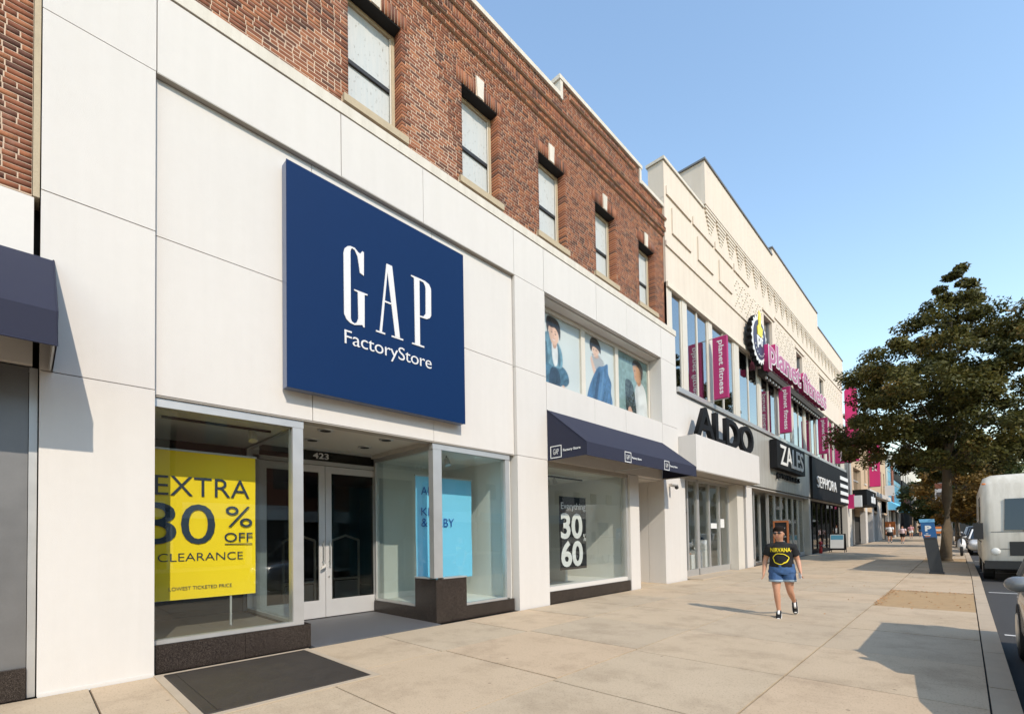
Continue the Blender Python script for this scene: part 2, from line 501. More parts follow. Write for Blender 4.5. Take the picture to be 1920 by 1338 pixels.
for k in range(190):
    t = random.random()
    if t < .55: x, y = -1.40+abs(random.gauss(0, .10)), random.uniform(12.0, 15.4)
    elif t < .8: x, y = random.uniform(-1.4, .1), 15.4-abs(random.gauss(0, .10))
    else: x, y = random.uniform(-1.38, .08), random.uniform(12.05, 15.4)
    leaf_flat(bm, x, y, .0, random.uniform(.015, .035))
for k in range(160):
    leaf_flat(bm, random.uniform(-3.5, .2), random.uniform(10, 40), 0, .02)
for vv in bm.verts:
    vv.co.z += gz(vv.co.y)+(.012 if not (12 < vv.co.y < 15.4 and vv.co.x > -1.4) else 0)
lo = fin('fallen_leaves', bm, MT['deadleaf'])
tag(lo, 'dry brown leaves scattered along the edge of the tree pit', 'leaves', kind='stuff')

# cellar hatch let into the pavement in front of the blue-signed store
h = thing('cellar_hatch', 'dark steel cellar hatch plate lying flat in the pavement before the yellow poster', 'hatch', (-5.65, 1.9, 0))
bm = B(); hexa(bm, [(-6.55, 1.10, .004), (-4.77, 1.10, .004), (-4.77, 2.67, .004), (-6.55, 2.67, .004)], [(-6.54, 1.11, .016), (-4.78, 1.11, .016), (-4.78, 2.66, .016), (-6.54, 2.66, .016)])
MT['hatch'] = pm('hatch_steel', (.050, .040, .032), .62, .35, 5, .25, 40, metal=.2, fine=.8)
fin('plate', bm, MT['hatch'], h)
bm = B()
for q in ((-6.62, -6.555, 1.02, 2.75), (-4.765, -4.69, 1.02, 2.75)): box(bm, q[0], q[1], q[2], q[3], .001, .012)
for q in ((-6.555, -4.765, 2.675, 2.75), (-6.555, -4.765, 1.02, 1.095)): box(bm, q[0], q[1], q[2], q[3], .001, .0115)
fin('rim', bm, MT['kerb'], h)
bm = B(); box(bm, -6.50, -4.82, 1.20, 1.225, .0165, .024); box(bm, -6.50, -6.475, 1.25, 2.6, .0165, .024)
fin('hinge_strip', bm, MT['hatch'], h)
# ---------------------------------------------------------------- white-clad store with the blue sign
A, BF = -6.65, -6.73
S = thing('store_building', 'white panelled store with red brick upper storey above a big square blue sign', 'building', (-9, 7.4, 0))
bk = B(); box(bk, -7.0, -6.765, .12, 14.7, 7.02, 8.1); box(bk, -6.9, -6.835, 1.0, 7.12, 3.25, 7.03)
fin('backing', bk, MT['joint'], S)
def panel(y0, y1, z0, z1, xf=A, th=.06, mat='white', name='cladding_panel'):
    d = random.uniform(-.0025, .0025)
    return boxo(name, MT[mat], S, xf-th, xf+d, y0+.005+random.uniform(-.001, .001), y1-.005+random.uniform(-.001, .001), z0+.005, z1-.005, bev=.004)
# left pier, middle column, right pier
for z0, z1 in ((0, 3.26), (3.26, 5.11), (5.11, 7.01)): panel(.09, 1.035, z0, z1, th=.30)
for z0, z1 in ((-.02, 3.21), (3.21, 5.07), (5.07, 7.01)): panel(7.10, 8.085, z0, z1, th=.52)
for z0, z1 in ((-.02, 4.95), (4.95, 7.01)): panel(13.70, 14.76, z0, z1, th=.55)
# fascia band and its coping
fy = [.09, 1.04, 3.30, 4.80, 7.09, 8.06, 10.16, 11.68, 13.74, 14.76]
for a, b in zip(fy, fy[1:]): panel(a, b, 7.01, 7.985, th=.11)
boxo('fascia_coping', MT['coping'], S, -6.95, -6.635, .09, 14.80, 7.998, 8.17, bev=.006)
# recessed field behind the sign
fc = [1.04, 2.88, 5.03, 7.095]
for a, b in zip(fc, fc[1:]):
    for z0, z1 in ((3.225, 5.105), (5.105, 7.0)): panel(a, b, z0, z1, xf=BF, th=.10)
boxo('soffit_strip', MT['soffit'], S, -6.84, -6.652, 1.04, 7.09, 7.0, 7.012)
# bay under and over the niche window
for a, b in ((8.085, 10.0), (10.0, 11.52), (11.52, 13.70)): panel(a, b, 3.20, 4.975, th=.2)
boxo('niche_soffit', MT['white2'], S, -7.16, -6.77, 8.09, 13.69, 6.985, 7.02)
boxo('niche_sill', MT['white2'], S, -7.16, -6.86, 8.09, 13.69, 4.90, 4.968)
boxo('niche_back', MT['room'], S, -7.22, -7.165, 8.0, 13.8, 4.8, 7.1)
fr = S
for a, b in ((8.09, 8.15), (10.02, 10.19), (11.68, 11.84), (13.62, 13.69)):
    boxo('niche_mullion', MT['beige_fr'], S, -7.12, -7.04, a, b, 4.972, 6.88, bev=.004)
boxo('niche_head_frame', MT['beige_fr'], S, -7.12, -7.035, 8.09, 13.69, 6.882, 6.98, bev=.004)

# ---- poster photographs in the niche window: flat prints, each its own sheet
PX = -7.10
PMAT = {'lip': pm('lip_colour', (.40, .14, .11), .5, .1, 4)}
def print_mat(name):
    m, nt, p = new_mat(name)
    at = N(nt, 'ShaderNodeAttribute', attribute_name='print'); nt.links.new(at.outputs['Color'], p.inputs['Base Color'])
    p.inputs['Roughness'].default_value = .55; p.inputs['Specular IOR Level'].default_value = .25
    return m
PRINT = print_mat('photographic_print')
GW, GH = 132, 140
UU, VV = np.meshgrid((np.arange(GW)+.5)/GW, (np.arange(GH)+.5)/GH)
def smooth_poly(pts):
    n = len(pts); out = []
    for i in range(n):
        p0, p1, p2, p3 = (Vector(pts[(i+k-1) % n]) for k in range(4))
        for t in (0, .25, .5, .75): out.append(.5*((2*p1)+(-p0+p2)*t+(2*p0-5*p1+4*p2-p3)*t*t+(-p0+3*p1-3*p2+p3)*t**3))
    return out
def inside(poly, u, v):
    r = np.zeros(u.shape, bool); n = len(poly)
    for i in range(n):
        x0, y0 = poly[i]; x1, y1 = poly[(i+1) % n]
        if y0 == y1: continue
        c = ((y0 > v) != (y1 > v)) & (u < (x1-x0)*(v-y0)/(y1-y0)+x0); r ^= c
    return r
def mask(pts):
    poly = smooth_poly(pts); m = np.zeros(UU.shape)
    for du in (-.3, .3):
        for dv in (-.3, .3): m += inside(poly, UU+du/GW, VV+dv/GH)
    return m/4
def vnoise(seed, sx, sy, ang=0):
    r = np.random.default_rng(seed); c, s_ = math.cos(ang), math.sin(ang)
    x = (UU*c+VV*s_)*sx+50; y = (-UU*s_+VV*c)*sy+50
    g = r.random((160, 160)); xi = np.floor(x).astype(int); yi = np.floor(y).astype(int); fx = x-xi; fy = y-yi
    fx = fx*fx*(3-2*fx); fy = fy*fy*(3-2*fy); xi %= 159; yi %= 159
    return (g[yi, xi]*(1-fx)+g[yi, xi+1]*fx)*(1-fy)+(g[yi+1, xi]*(1-fx)+g[yi+1, xi+1]*fx)*fy
class Print:
    def __init__(self, bg):
        self.a = np.empty((GH, GW, 3)); self.a[:] = bg
        self.a *= (.93+.12*vnoise(3, 3, 3)+.06*(VV-.5))[..., None]
    def fill(self, pts, c, tex=None, op=1.0):
        m = (mask(pts)*op)[..., None]; k = np.array(c)*(1 if tex is None else tex[..., None])
        self.a = self.a*(1-m)+k*m; return self
    def shade(self, cx, cy, rx, ry, f):
        d = ((UU-cx)/rx)**2+((VV-cy)/ry)**2; w = np.exp(-d)[..., None]; self.a *= 1-(1-f)*w; return self
    def build(self, label, y0, y1, z0, z1):
        a = self.a.copy()
        a[1:-1, 1:-1] = (a[1:-1, 1:-1]*2+a[:-2, 1:-1]+a[2:, 1:-1]+a[1:-1, :-2]+a[1:-1, 2:])/6
        t = thing('photo_poster', label, 'poster', (PX, (y0+y1)/2, z0), 'photograph posters in the upper window')
        n = GW*GH; co = np.empty((n, 3)); co[:, 0] = PX; co[:, 1] = y0+(y1-y0)*np.tile(np.arange(GW)/(GW-1), GH); co[:, 2] = z0+(z1-z0)*np.repeat(np.arange(GH)/(GH-1), GW)
        i = (np.arange(GH-1)[:, None]*GW+np.arange(GW-1)[None]).ravel(); f = np.stack([i, i+1, i+1+GW, i+GW], 1)
        me = bpy.data.meshes.new('print'); me.from_pydata(co.tolist(), [], f.tolist())
        at = me.color_attributes.new('print', 'FLOAT_COLOR', 'POINT')
        at.data.foreach_set('color', np.concatenate([np.clip(a, 0, 1), np.ones((GH, GW, 1))], 2).ravel().astype(np.float32))
        mesh_obj('print', me, PRINT, t)
        boxo('backing_sheet', MT['room'], t, PX-.014, PX-.003, y0, y1, z0, z1)
        return t
denim = lambda seed, ang: .35+1.3*(.6*vnoise(seed, 5, 22, ang)+.4*vnoise(seed+1, 26, 40, ang))
skin_ = lambda seed: .88+.24*vnoise(seed, 5, 5)
P1 = Print((.50, .53, .51))
S1 = lambda pts: [(.19+.80*u, v*.985) for u, v in pts]
P1.fill(S1([(.42, .06), (.80, .10), (.92, .02), (.5, .0)]), (.36, .31, .25), op=.6)
P1.fill(S1([(.02, .42), (.2, .40), (.36, .38), (.52, .40), (.66, .33), (.69, .22), (.60, .15), (.48, .14), (.40, .02), (.2, .0), (.04, .02), (.0, .2)]), (.055, .13, .19), denim(11, .7))
P1.fill(S1([(.22, .33), (.38, .34), (.46, .22), (.40, .06), (.24, .04), (.16, .14)]), (.015, .025, .045), denim(17, .9), .85)
P1.fill(S1([(.0, .68), (.10, .77), (.24, .79), (.40, .70), (.50, .60), (.53, .46), (.48, .37), (.32, .36), (.12, .38), (.0, .42)]), (.11, .21, .26), denim(13, 1.3))
P1.fill(S1([(.06, .62), (.12, .64), (.14, .44), (.10, .38), (.05, .42)]), (.03, .07, .10), op=.8).fill(S1([(.38, .66), (.42, .64), (.47, .45), (.42, .40)]), (.03, .07, .10), op=.7)
P1.fill(S1([(.26, .72), (.36, .70), (.40, .56), (.38, .40), (.30, .38), (.25, .52)]), (.60, .60, .58), .85+.3*vnoise(5, 6, 12))
P1.fill(S1([(.25, .70), (.37, .69), (.36, .62), (.29, .60)]), (.42, .25, .17))
P1.fill(S1([(.17, .90), (.36, .88), (.43, .76), (.38, .67), (.29, .64), (.20, .72)]), (.62, .40, .29), skin_(6)).shade(.19+.8*.22, .79, .05, .12, .75)
P1.fill(S1([(.11, .88), (.14, .98), (.28, 1.0), (.42, .97), (.48, .87), (.46, .73), (.42, .81), (.34, .865), (.24, .855), (.18, .86), (.145, .77)]), (.035, .024, .018), .6+.9*vnoise(8, 30, 9, .5))
for e in (.25, .345): P1.fill(S1([(e-.022, .802-(e-.25)*.12), (e, .81-(e-.25)*.12), (e+.022, .800-(e-.25)*.12), (e, .792-(e-.25)*.12)]), (.03, .02, .02)).fill(S1([(e-.03, .827-(e-.25)*.12), (e, .838-(e-.25)*.12), (e+.03, .825-(e-.25)*.12), (e, .83-(e-.25)*.12)]), (.06, .035, .025))
P1.fill(S1([(.255, .728), (.30, .715), (.345, .722), (.30, .695)]), (.62, .52, .46)).fill(S1([(.248, .734), (.30, .718), (.352, .727), (.30, .725)]), (.38, .14, .11)).fill(S1([(.285, .77), (.31, .77), (.305, .75), (.285, .752)]), (.40, .22, .15), op=.6)
P1.fill(S1([(.50, .05), (.58, .10), (.72, .08), (.75, .03), (.62, .0)]), (.02, .02, .02)).fill(S1([(.50, .14), (.56, .15), (.62, .07), (.57, .06)]), (.55, .36, .26))
P1.build('photograph poster of a child crouching in a denim jacket, nearest of three', 8.15, 10.02, 4.97, 6.885)
P2 = Print((.50, .53, .51))
P2.fill([(.22, .68), (.30, .72), (.36, .60), (.44, .46), (.36, .44), (.28, .54)], (.58, .38, .28), skin_(21))
P2.fill([(.26, .74), (.38, .78), (.56, .75), (.66, .68), (.62, .52), (.44, .50), (.34, .60)], (.55, .55, .54), np.where(((VV*30+UU*3) % 1) < .5, .12, 1.05))
P2.fill([(.34, .79), (.44, .79), (.48, .74), (.40, .71), (.33, .74)], (.45, .27, .19))
P2.fill([(.46, .60), (.62, .64), (.78, .70), (.80, .56), (.90, .44), (.88, .30), (.93, .14), (.78, .06), (.5, .03), (.2, .03), (.08, .05), (.14, .22), (.28, .42)], (.045, .115, .22), denim(23, 1.25))
P2.fill([(.44, .50), (.52, .52), (.46, .30), (.38, .10), (.30, .08), (.38, .30)], (.012, .03, .075), op=.75).fill([(.62, .55), (.66, .56), (.60, .30), (.52, .10), (.48, .10), (.55, .32)], (.11, .22, .36), op=.6)
P2.fill([(.40, .05), (.80, .07), (.82, .0), (.42, .0)], (.45, .45, .45), np.where(((VV*60+UU*6) % 1) < .5, .15, 1.0))
P2.fill([(.27, .88), (.42, .89), (.50, .82), (.43, .75), (.34, .74), (.28, .80)], (.60, .40, .29), skin_(24))
P2.fill([(.20, .87), (.26, .98), (.44, .99), (.55, .90), (.55, .80), (.48, .84), (.36, .865), (.29, .85), (.25, .78)], (.035, .024, .02), .6+.9*vnoise(27, 30, 9, .5))
for e in (.325, .41): P2.fill([(e-.02, .825), (e, .832), (e+.02, .826), (e, .816)], (.03, .02, .02))
P2.fill([(.345, .775), (.375, .77), (.405, .777), (.375, .76)], (.38, .14, .12))
P2.build('photograph poster of a child in a striped top holding a denim skirt', 10.19, 11.68, 4.97, 6.885)
P3 = Print((.17, .25, .235)); P3.a *= (.8+.5*vnoise(31, 22, 22))[..., None]
P3.fill([(.60, .55), (.76, .64), (.90, .58), (.97, .42), (.98, .01), (.60, .01), (.57, .3)], (.56, .57, .55), .80+.32*vnoise(33, 6, 14, .4)).shade(.63, .3, .05, .35, .75)
P3.fill([(.26, .56), (.34, .62), (.50, .57), (.58, .34), (.60, .02), (.40, .01), (.28, .14), (.26, .36)], (.035, .045, .042), .3+2.2*(vnoise(35, 34, 30, .6)**2))
P3.fill([(.62, .70), (.76, .72), (.78, .62), (.68, .58)], (.34, .17, .09))
P3.fill([(.52, .86), (.62, .92), (.78, .88), (.80, .72), (.70, .63), (.58, .66), (.55, .76)], (.46, .24, .12), skin_(36)).shade(.77, .78, .06, .12, .55)
P3.fill([(.50, .87), (.55, .96), (.70, .98), (.85, .90), (.84, .74), (.79, .69), (.77, .82), (.64, .90)], (.03, .02, .016), .6+.9*vnoise(38, 40, 40))
P3.fill([(.555, .80), (.58, .81), (.60, .80), (.58, .792)], (.03, .02, .015)).fill([(.555, .715), (.60, .71), (.625, .72), (.60, .70)], (.30, .10, .08))
P3.fill([(.34, .16), (.42, .20), (.50, .08), (.44, .01), (.36, .03)], (.50, .31, .22))
P3.build('photograph poster with a green backdrop and a white shirt, farthest of three', 11.84, 13.62, 4.97, 6.885)

for ya, yb in ((8.15, 10.02), (10.19, 11.68), (11.84, 13.62)): boxo('niche_glass', MT['g_low'], S, -7.085, -7.08, ya, yb, 4.972, 6.88)
# ---- street-level glazing
def pane(parent, mat, x0, x1, y0, y1, z0, z1, name='glass_pane'):
    return boxo(name, MT[mat], parent, x0, x1, y0, y1, z0, z1)
# left display window
boxo('head_frame', MT['alum'], S, -6.87, -6.76, 1.04, 2.76, 3.10, 3.205, bev=.004)
boxo('head_frame', MT['alum'], S, -6.87, -6.76, 5.02, 6.98, 3.10, 3.205, bev=.004)
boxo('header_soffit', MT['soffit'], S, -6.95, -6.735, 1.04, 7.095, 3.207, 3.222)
boxo('corner_mullion', MT['alum'], S, -6.92, -6.765, 2.61, 2.755, .325, 3.10, bev=.006)
boxo('corner_mullion', MT['alum'], S, -6.90, -6.765, 5.03, 5.22, .80, 3.10, bev=.006)
boxo('side_frame', MT['alum'], S, -6.88, -6.77, 6.86, 6.98, .27, 3.10, bev=.004)
boxo('sill_frame', MT['alum'], S, -6.88, -6.765, 1.045, 2.61, .325, .372, bev=.004)
boxo('sill_frame', MT['alum'], S, -6.88, -6.765, 5.76, 6.86, .245, .285, bev=.004)
pane(S, 'g_shop', -6.835, -6.825, 1.0, 2.61, .372, 3.10)
pane(S, 'g_shop', -6.835, -6.825, 5.22, 6.86, .285, 3.10)
# glazed returns of the entrance
pane(S, 'g_shop', -8.86, -6.92, 2.680, 2.690, .372, 3.10)
pane(S, 'g_shop', -8.86, -6.90, 5.120, 5.130, .285, 3.10)
for yy in (2.645, 5.085):
    boxo('return_head_frame', MT['alum'], S, -8.90, -6.93, yy, yy+.08, 3.10, 3.19, bev=.004)
    boxo('return_sill_frame', MT['alum'], S, -8.86, -7.40 if yy > 3 else -6.93, yy, yy+.08, .245 if yy > 3 else .325, .285 if yy > 3 else .372, bev=.004)
    boxo('return_end_frame', MT['alum'], S, -8.90, -8.84, yy, yy+.09, .285 if yy > 3 else .372, 3.10, bev=.004)
boxo('bulkhead', MT['plaster'], S, -8.95, -6.93, 5.05, 5.32, 3.192, 3.40)
boxo('bulkhead', MT['plaster'], S, -8.95, -6.93, 2.55, 2.76, 3.203, 3.40)
# granite plinths
gr = []
for y0, y1 in ((1.045, 2.0), (2.0, 2.845)): boxo('granite_plinth', MT['granite'], S, -6.95, -6.745, y0+.002, y1-.002, 0, .322, bev=.004)
boxo('granite_plinth', MT['granite'], S, -8.88, -6.952, 2.60, 2.843, 0, .322, bev=.004)
boxo('granite_pier', MT['granite'], S, -6.93, -6.745, 5.055, 5.755, 0, .775, bev=.004)
boxo('granite_pier', MT['granite'], S, -7.40, -6.932, 5.057, 5.20, 0, .775, bev=.004)
boxo('pier_cap', MT['alum'], S, -6.93, -6.74, 5.22, 5.76, .776, .80, bev=.003)
boxo('pier_cap', MT['alum'], S, -7.405, -6.932, 5.05, 5.205, .776, .80, bev=.003)
boxo('granite_plinth', MT['granite'], S, -6.93, -6.747, 5.757, 7.05, 0, .242, bev=.004)
boxo('granite_plinth', MT['granite'], S, -8.88, -7.402, 5.06, 5.20, 0, .242, bev=.004)
# entrance: floor, ceiling, doors
boxo('entrance_floor', MT['slate'], S, -9.05, -6.63, 2.846, 5.054, -.05, .012)
boxo('entrance_ceiling', MT['plaster'], S, -9.05, -6.94, 2.60, 5.2, 3.27, 3.36)
for x, y in ((-7.35, 3.35), (-7.35, 4.45), (-8.2, 3.5), (-8.2, 4.5)):
    bm = B(); n = 20
    hexa(bm, [(x+.13*math.cos(k*6.2832/n), y+.13*math.sin(k*6.2832/n), 3.269) for k in range(n)], [(x+.12*math.cos(k*6.2832/n), y+.12*math.sin(k*6.2832/n), 3.255) for k in range(n)])
    d = fin('downlight', bm, MT['alum'], S)
    bm = B(); hexa(bm, [(x+.085*math.cos(k*6.2832/n), y+.085*math.sin(k*6.2832/n), 3.254) for k in range(n)], [(x+.08*math.cos(k*6.2832/n), y+.08*math.sin(k*6.2832/n), 3.249) for k in range(n)])
    fin('reflector', bm, MT['roomd'], d)
DX = -8.92
boxo('door_head', MT['alum'], S, DX-.06, DX+.02, 2.74, 5.085, 2.955, 3.03, bev=.004)
boxo('transom_head', MT['alum'], S, DX-.06, DX+.02, 2.74, 5.31, 3.225, 3.268, bev=.004)
boxo('door_jamb', MT['alum'], S, DX-.06, DX+.02, 5.21, 5.30, .01, 3.225, bev=.004)
boxo('door_jamb', MT['alum'], S, DX-.06, DX+.02, 2.76, 2.86, .01, 3.225, bev=.004)
pane(S, 'g_dark', DX-.025, DX-.015, 2.86, 5.21, 3.03, 3.225, 'transom_glass')
text('street_number', '423', MT['letter'], S, (DX-.012, 3.82, 3.075), FY, FZ, .31, .115, .006, .02)
for y0, y1, side in ((2.865, 4.045, 0), (4.055, 5.205, 1)):
    d = boxo('door_leaf_stile', MT['door'], S, DX-.045, DX, y0, y0+.12, .03, 2.945, bev=.004)
    d.name = 'door_leaf'
    boxo('stile', MT['door'], d, DX-.045, DX, y1-.12, y1, .03, 2.945, bev=.004)
    boxo('rail', MT['door'], d, DX-.045, DX-.001, y0+.12, y1-.12, .03, .36, bev=.003)
    boxo('rail', MT['door'], d, DX-.045, DX-.001, y0+.12, y1-.12, 2.81, 2.945, bev=.003)
    pane(d, 'g_dark', DX-.028, DX-.018, y0+.118, y1-.118, .36, 2.81, 'door_glass')
    hy = y1-.06 if side == 0 else y0+.06
    bm = B(); tube(bm, [(DX+.065, hy, 1.02), (DX+.065, hy, 1.50)], .014); tube(bm, [(DX, hy, 1.10), (DX+.065, hy, 1.10)], .009); tube(bm, [(DX, hy, 1.42), (DX+.065, hy, 1.42)], .009)
    fin('pull_handle', bm, MT['steel'], d)
    if side:
        bm = B(); hexa(bm, [(DX+.001, hy+.018*math.cos(k*.7854), .80+.018*math.sin(k*.7854)) for k in range(8)], [(DX+.01, hy+.018*math.cos(k*.7854), .80+.018*math.sin(k*.7854)) for k in range(8)])
        fin('lock_cylinder', bm, MT['steel'], d)
lk = thing('padlock_tag', 'white padlock hanging from the left handle of the glass doors', 'padlock', (DX+.08, 3.985, .95))
bm = B(); hexa(bm, [(DX+.068, 3.92, .95), (DX+.068, 4.0, .99), (DX+.068, 4.02, 1.05), (DX+.068, 3.94, 1.01)], [(DX+.10, 3.92, .95), (DX+.10, 4.0, .99), (DX+.10, 4.02, 1.05), (DX+.10, 3.94, 1.01)])
fin('lock_body', bm, MT['white2'], lk)
bm = B(); tube(bm, [(DX+.085, 3.985, 1.04), (DX+.085, 3.985, 1.12), (DX+.06, 3.99, 1.13)], .008); fin('shackle', bm, MT['steel'], lk)

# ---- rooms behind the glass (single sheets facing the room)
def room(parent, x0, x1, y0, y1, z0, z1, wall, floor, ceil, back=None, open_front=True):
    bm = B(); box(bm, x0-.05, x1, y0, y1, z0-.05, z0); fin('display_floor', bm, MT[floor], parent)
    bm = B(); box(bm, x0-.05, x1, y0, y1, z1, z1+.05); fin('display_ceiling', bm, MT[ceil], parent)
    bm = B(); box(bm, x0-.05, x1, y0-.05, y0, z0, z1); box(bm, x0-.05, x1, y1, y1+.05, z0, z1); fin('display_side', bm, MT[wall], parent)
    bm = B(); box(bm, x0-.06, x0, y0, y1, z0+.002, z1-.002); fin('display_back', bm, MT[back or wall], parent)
# left display and the dim sales floor
bm = B(); box(bm, -8.95, -6.88, .45, 2.63, .25, .31); fin('display_floor', bm, MT['floor'], S)
bm = B(); box(bm, -8.95, -6.88, .40, 2.64, 3.12, 3.2); fin('display_ceiling', bm, MT['room'], S)
bm = B(); box(bm, -8.95, -6.96, .38, .44, .31, 3.12); fin('display_side', bm, MT['room'], S)
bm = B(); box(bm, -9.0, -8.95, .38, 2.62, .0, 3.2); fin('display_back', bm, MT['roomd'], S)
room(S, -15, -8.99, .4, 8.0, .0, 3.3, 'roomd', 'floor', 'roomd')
bm = B(); box(bm, -9.0, -8.94, 5.31, 8.05, 0, 3.35); fin('display_back', bm, MT['roomw'], S)
bm = B(); box(bm, -8.94, -6.86, 7.04, 7.09, .24, 3.12); fin('display_side', bm, MT['roomw'], S)
bm = B(); box(bm, -8.94, -6.885, 5.135, 7.04, .18, .24); fin('display_floor', bm, MT['roomw'], S)
bm = B(); box(bm, -8.94, -6.885, 5.135, 7.04, 3.12, 3.19); fin('display_ceiling', bm, MT['roomw'], S)
for i, y in enumerate((3.1, 4.3, 5.6)):      # clothes rails seen dimly through the doors
    t = thing('clothes_rack', ['pale clothes rack deep inside behind the left glass door', 'pale clothes rack standing behind the right glass door', 'pale clothes rack deep inside behind the entrance jamb'][i], 'rack', (-10.5-.4*i, y, 0), 'clothes racks inside the store')
    bm = B(); x = -10.4-.4*i
    for yy in (y-.35, y+.35): tube(bm, [(x, yy, 0), (x, yy, 1.5)], .03)
    tube(bm, [(x, y-.35, 1.5), (x, y, 1.62), (x, y+.35, 1.5)], .03); tube(bm, [(x, y-.35, .55), (x, y+.35, .55)], .03)
    fin('frame', bm, MT['cream2'], t)
    boxo('base_panel', MT['room'], t, x-.02, x+.02, y-.3, y+.3, .05, .5)

def spotlight(name, label, x, y, z):
    t = thing(name, label, 'spotlight', (x, y, z), 'track spotlights in the display windows')
    bm = B(); tube(bm, [(x, y, z), (x, y, z-.07)], .012); fin('stem', bm, MT['trim'], t)
    bm = B(); tube(bm, [(x, y, z-.05), (x+.05, y, z-.19)], [.045, .06], 12); fin('can', bm, MT['alum'], t)
spotlight('spotlight', 'track spotlight under the ceiling above the yellow poster', -7.3, 2.25, 3.12)
spotlight('spotlight', 'track spotlight under the ceiling above the light blue poster', -7.3, 5.75, 3.12)
rail = boxo('spotlight_rail', MT['trim'], S, -7.32, -7.28, 1.2, 2.5, 3.09, 3.118)

# ---- posters hung inside the windows
def curl_sheet(bm, x, y0, y1, z0, z1, amp, nx=14, nz=10, lift=0):
    g = [[bm.verts.new((x+amp*math.sin(3.1*(i/nx)+.6)*(1-.6*j/nz)+amp*.5*math.sin(j*.9), y0+(y1-y0)*i/nx, z0+(z1-z0)*j/nz+lift*(i/nx)*(1-j/nz))) for i in range(nx+1)] for j in range(nz+1)]
    for j in range(nz):
        for i in range(nx): bm.faces.new((g[j][i], g[j][i+1], g[j+1][i+1], g[j+1][i]))
yp = thing('yellow_poster', 'yellow EXTRA 30% OFF CLEARANCE poster in the left window', 'poster', (-7.6, 1.6, .75))
bm = B(); curl_sheet(bm, -7.623, 0.936, 2.395, 0.738, 2.741, .010); o = fin('sheet', bm, MT['yellow'], yp, smooth=True)
boxo('hanging_bar', MT['alum'], yp, -7.64, -7.605, 0.926, 2.412, 2.741, 2.765)
XT = -7.604
def pt(s, y0, y1, z0, z1, m='ink', par=yp, x=XT, bold=0.0, sp=1.0): return text('lettering', s, MT[m], par, (x, y0, z0), FY, FZ, y1-y0, z1-z0, .0015, bold, space=sp)
pt('EXTRA', 1.181, 2.308, 2.137, 2.398, bold=-0.004)
pt('3', 1.013, 1.415, 1.484, 2.039, bold=0)
pt('0', 1.464, 1.867, 1.478, 2.028, bold=0)
pt('%', 1.998, 2.346, 1.718, 2.017, bold=-0.004)
pt('OFF', 1.982, 2.349, 1.505, 1.636, bold=0.004)
pt('CLEARANCE', 1.214, 2.219, 1.252, 1.361, bold=-0.008)
pt('LOWEST TICKETED PRICE', 1.334, 2.074, 0.863, 0.91, bold=-0.004)
boxo('rule', MT['ink'], yp, XT, XT+.0015, 1.987, 2.346, 1.465, 1.478)
bp = thing('blue_poster', 'light blue ALL KIDS & BABY poster in the window right of the doors', 'poster', (-7.6, 5.95, .7))
bm = B(); curl_sheet(bm, -7.612, 5.23, 6.66, .69, 2.72, .012); fin('sheet', bm, MT['cyan'], bp, smooth=True)
boxo('hanging_bar', MT['alum'], bp, -7.63, -7.59, 5.22, 6.67, 2.72, 2.745)
for s, z0, z1, y1 in (('ALL', 2.36, 2.52, 5.72), ('KIDS', 1.955, 2.11, 5.86), ('& BABY', 1.735, 1.905, 6.16)): pt(s, 5.345, y1, z0, z1, 'inkblue', bp, -7.588)
boxo('pole_stand', MT['alum'], yp, -7.66, -7.635, 2.06, 2.085, .312, 2.7)

# ---- right-hand window, side doorway
boxo('head_frame', MT['soffit'], S, -6.84, -6.70, 8.09, 11.62, 3.10, 3.195, bev=.004)
boxo('sill_frame', MT['white2'], S, -6.84, -6.70, 8.09, 11.5, .275, .375, bev=.004)
boxo('side_frame', MT['alum'], S, -6.84, -6.70, 11.5, 11.62, .275, 3.10, bev=.004)
pane(S, 'g_clear', -6.785, -6.775, 8.09, 11.5, .375, 3.10)
for y0, y1 in ((8.09, 9.9), (9.9, 11.62)): boxo('granite_plinth', MT['granite'], S, -6.9, -6.67, y0+.002, y1-.002, 0, .272, bev=.004)
panel(11.625, 12.14, -.02, 3.195, xf=A, th=.5)
room(S, -10.2, -6.845, 8.12, 11.62, .30, 3.15, 'roomw', 'roomw', 'roomw', 'roomw')
bm = B(); box(bm, -8.9, -7.6, 9.9, 9.98, .3, 2.35); fin('display_partition', bm, MT['roomw'], S)
boxo('track_rail', MT['trim'], S, -7.75, -7.71, 8.3, 10.9, 3.05, 3.09)
for i, y in enumerate((8.75, 9.05, 9.35, 9.65)):
    spotlight('spotlight', ['first', 'second', 'third', 'fourth'][i]+' in the row of four spotlights above the black sale poster', -7.73, y, 3.06)
kp = thing('black_poster', 'black sale poster reading Everything 30 60 in the window under the awning', 'poster', (-7.0, 9.48, .7))
bm = B(); curl_sheet(bm, -7.02, 8.93, 10.04, .69, 2.48, .008); fin('sheet', bm, MT['black_m'], kp, smooth=True)
pt('Everything', 8.99, 10.0, 2.12, 2.33, 'lw', kp, -7.004); pt('30', 8.965, 9.855, 1.44, 2.075, 'lw', kp, -7.004, .03); pt('60', 8.965, 9.855, .755, 1.40, 'lw', kp, -7.004, .03)
pt('%', 9.88, 10.0, 1.38, 1.56, 'lw', kp, -7.004)
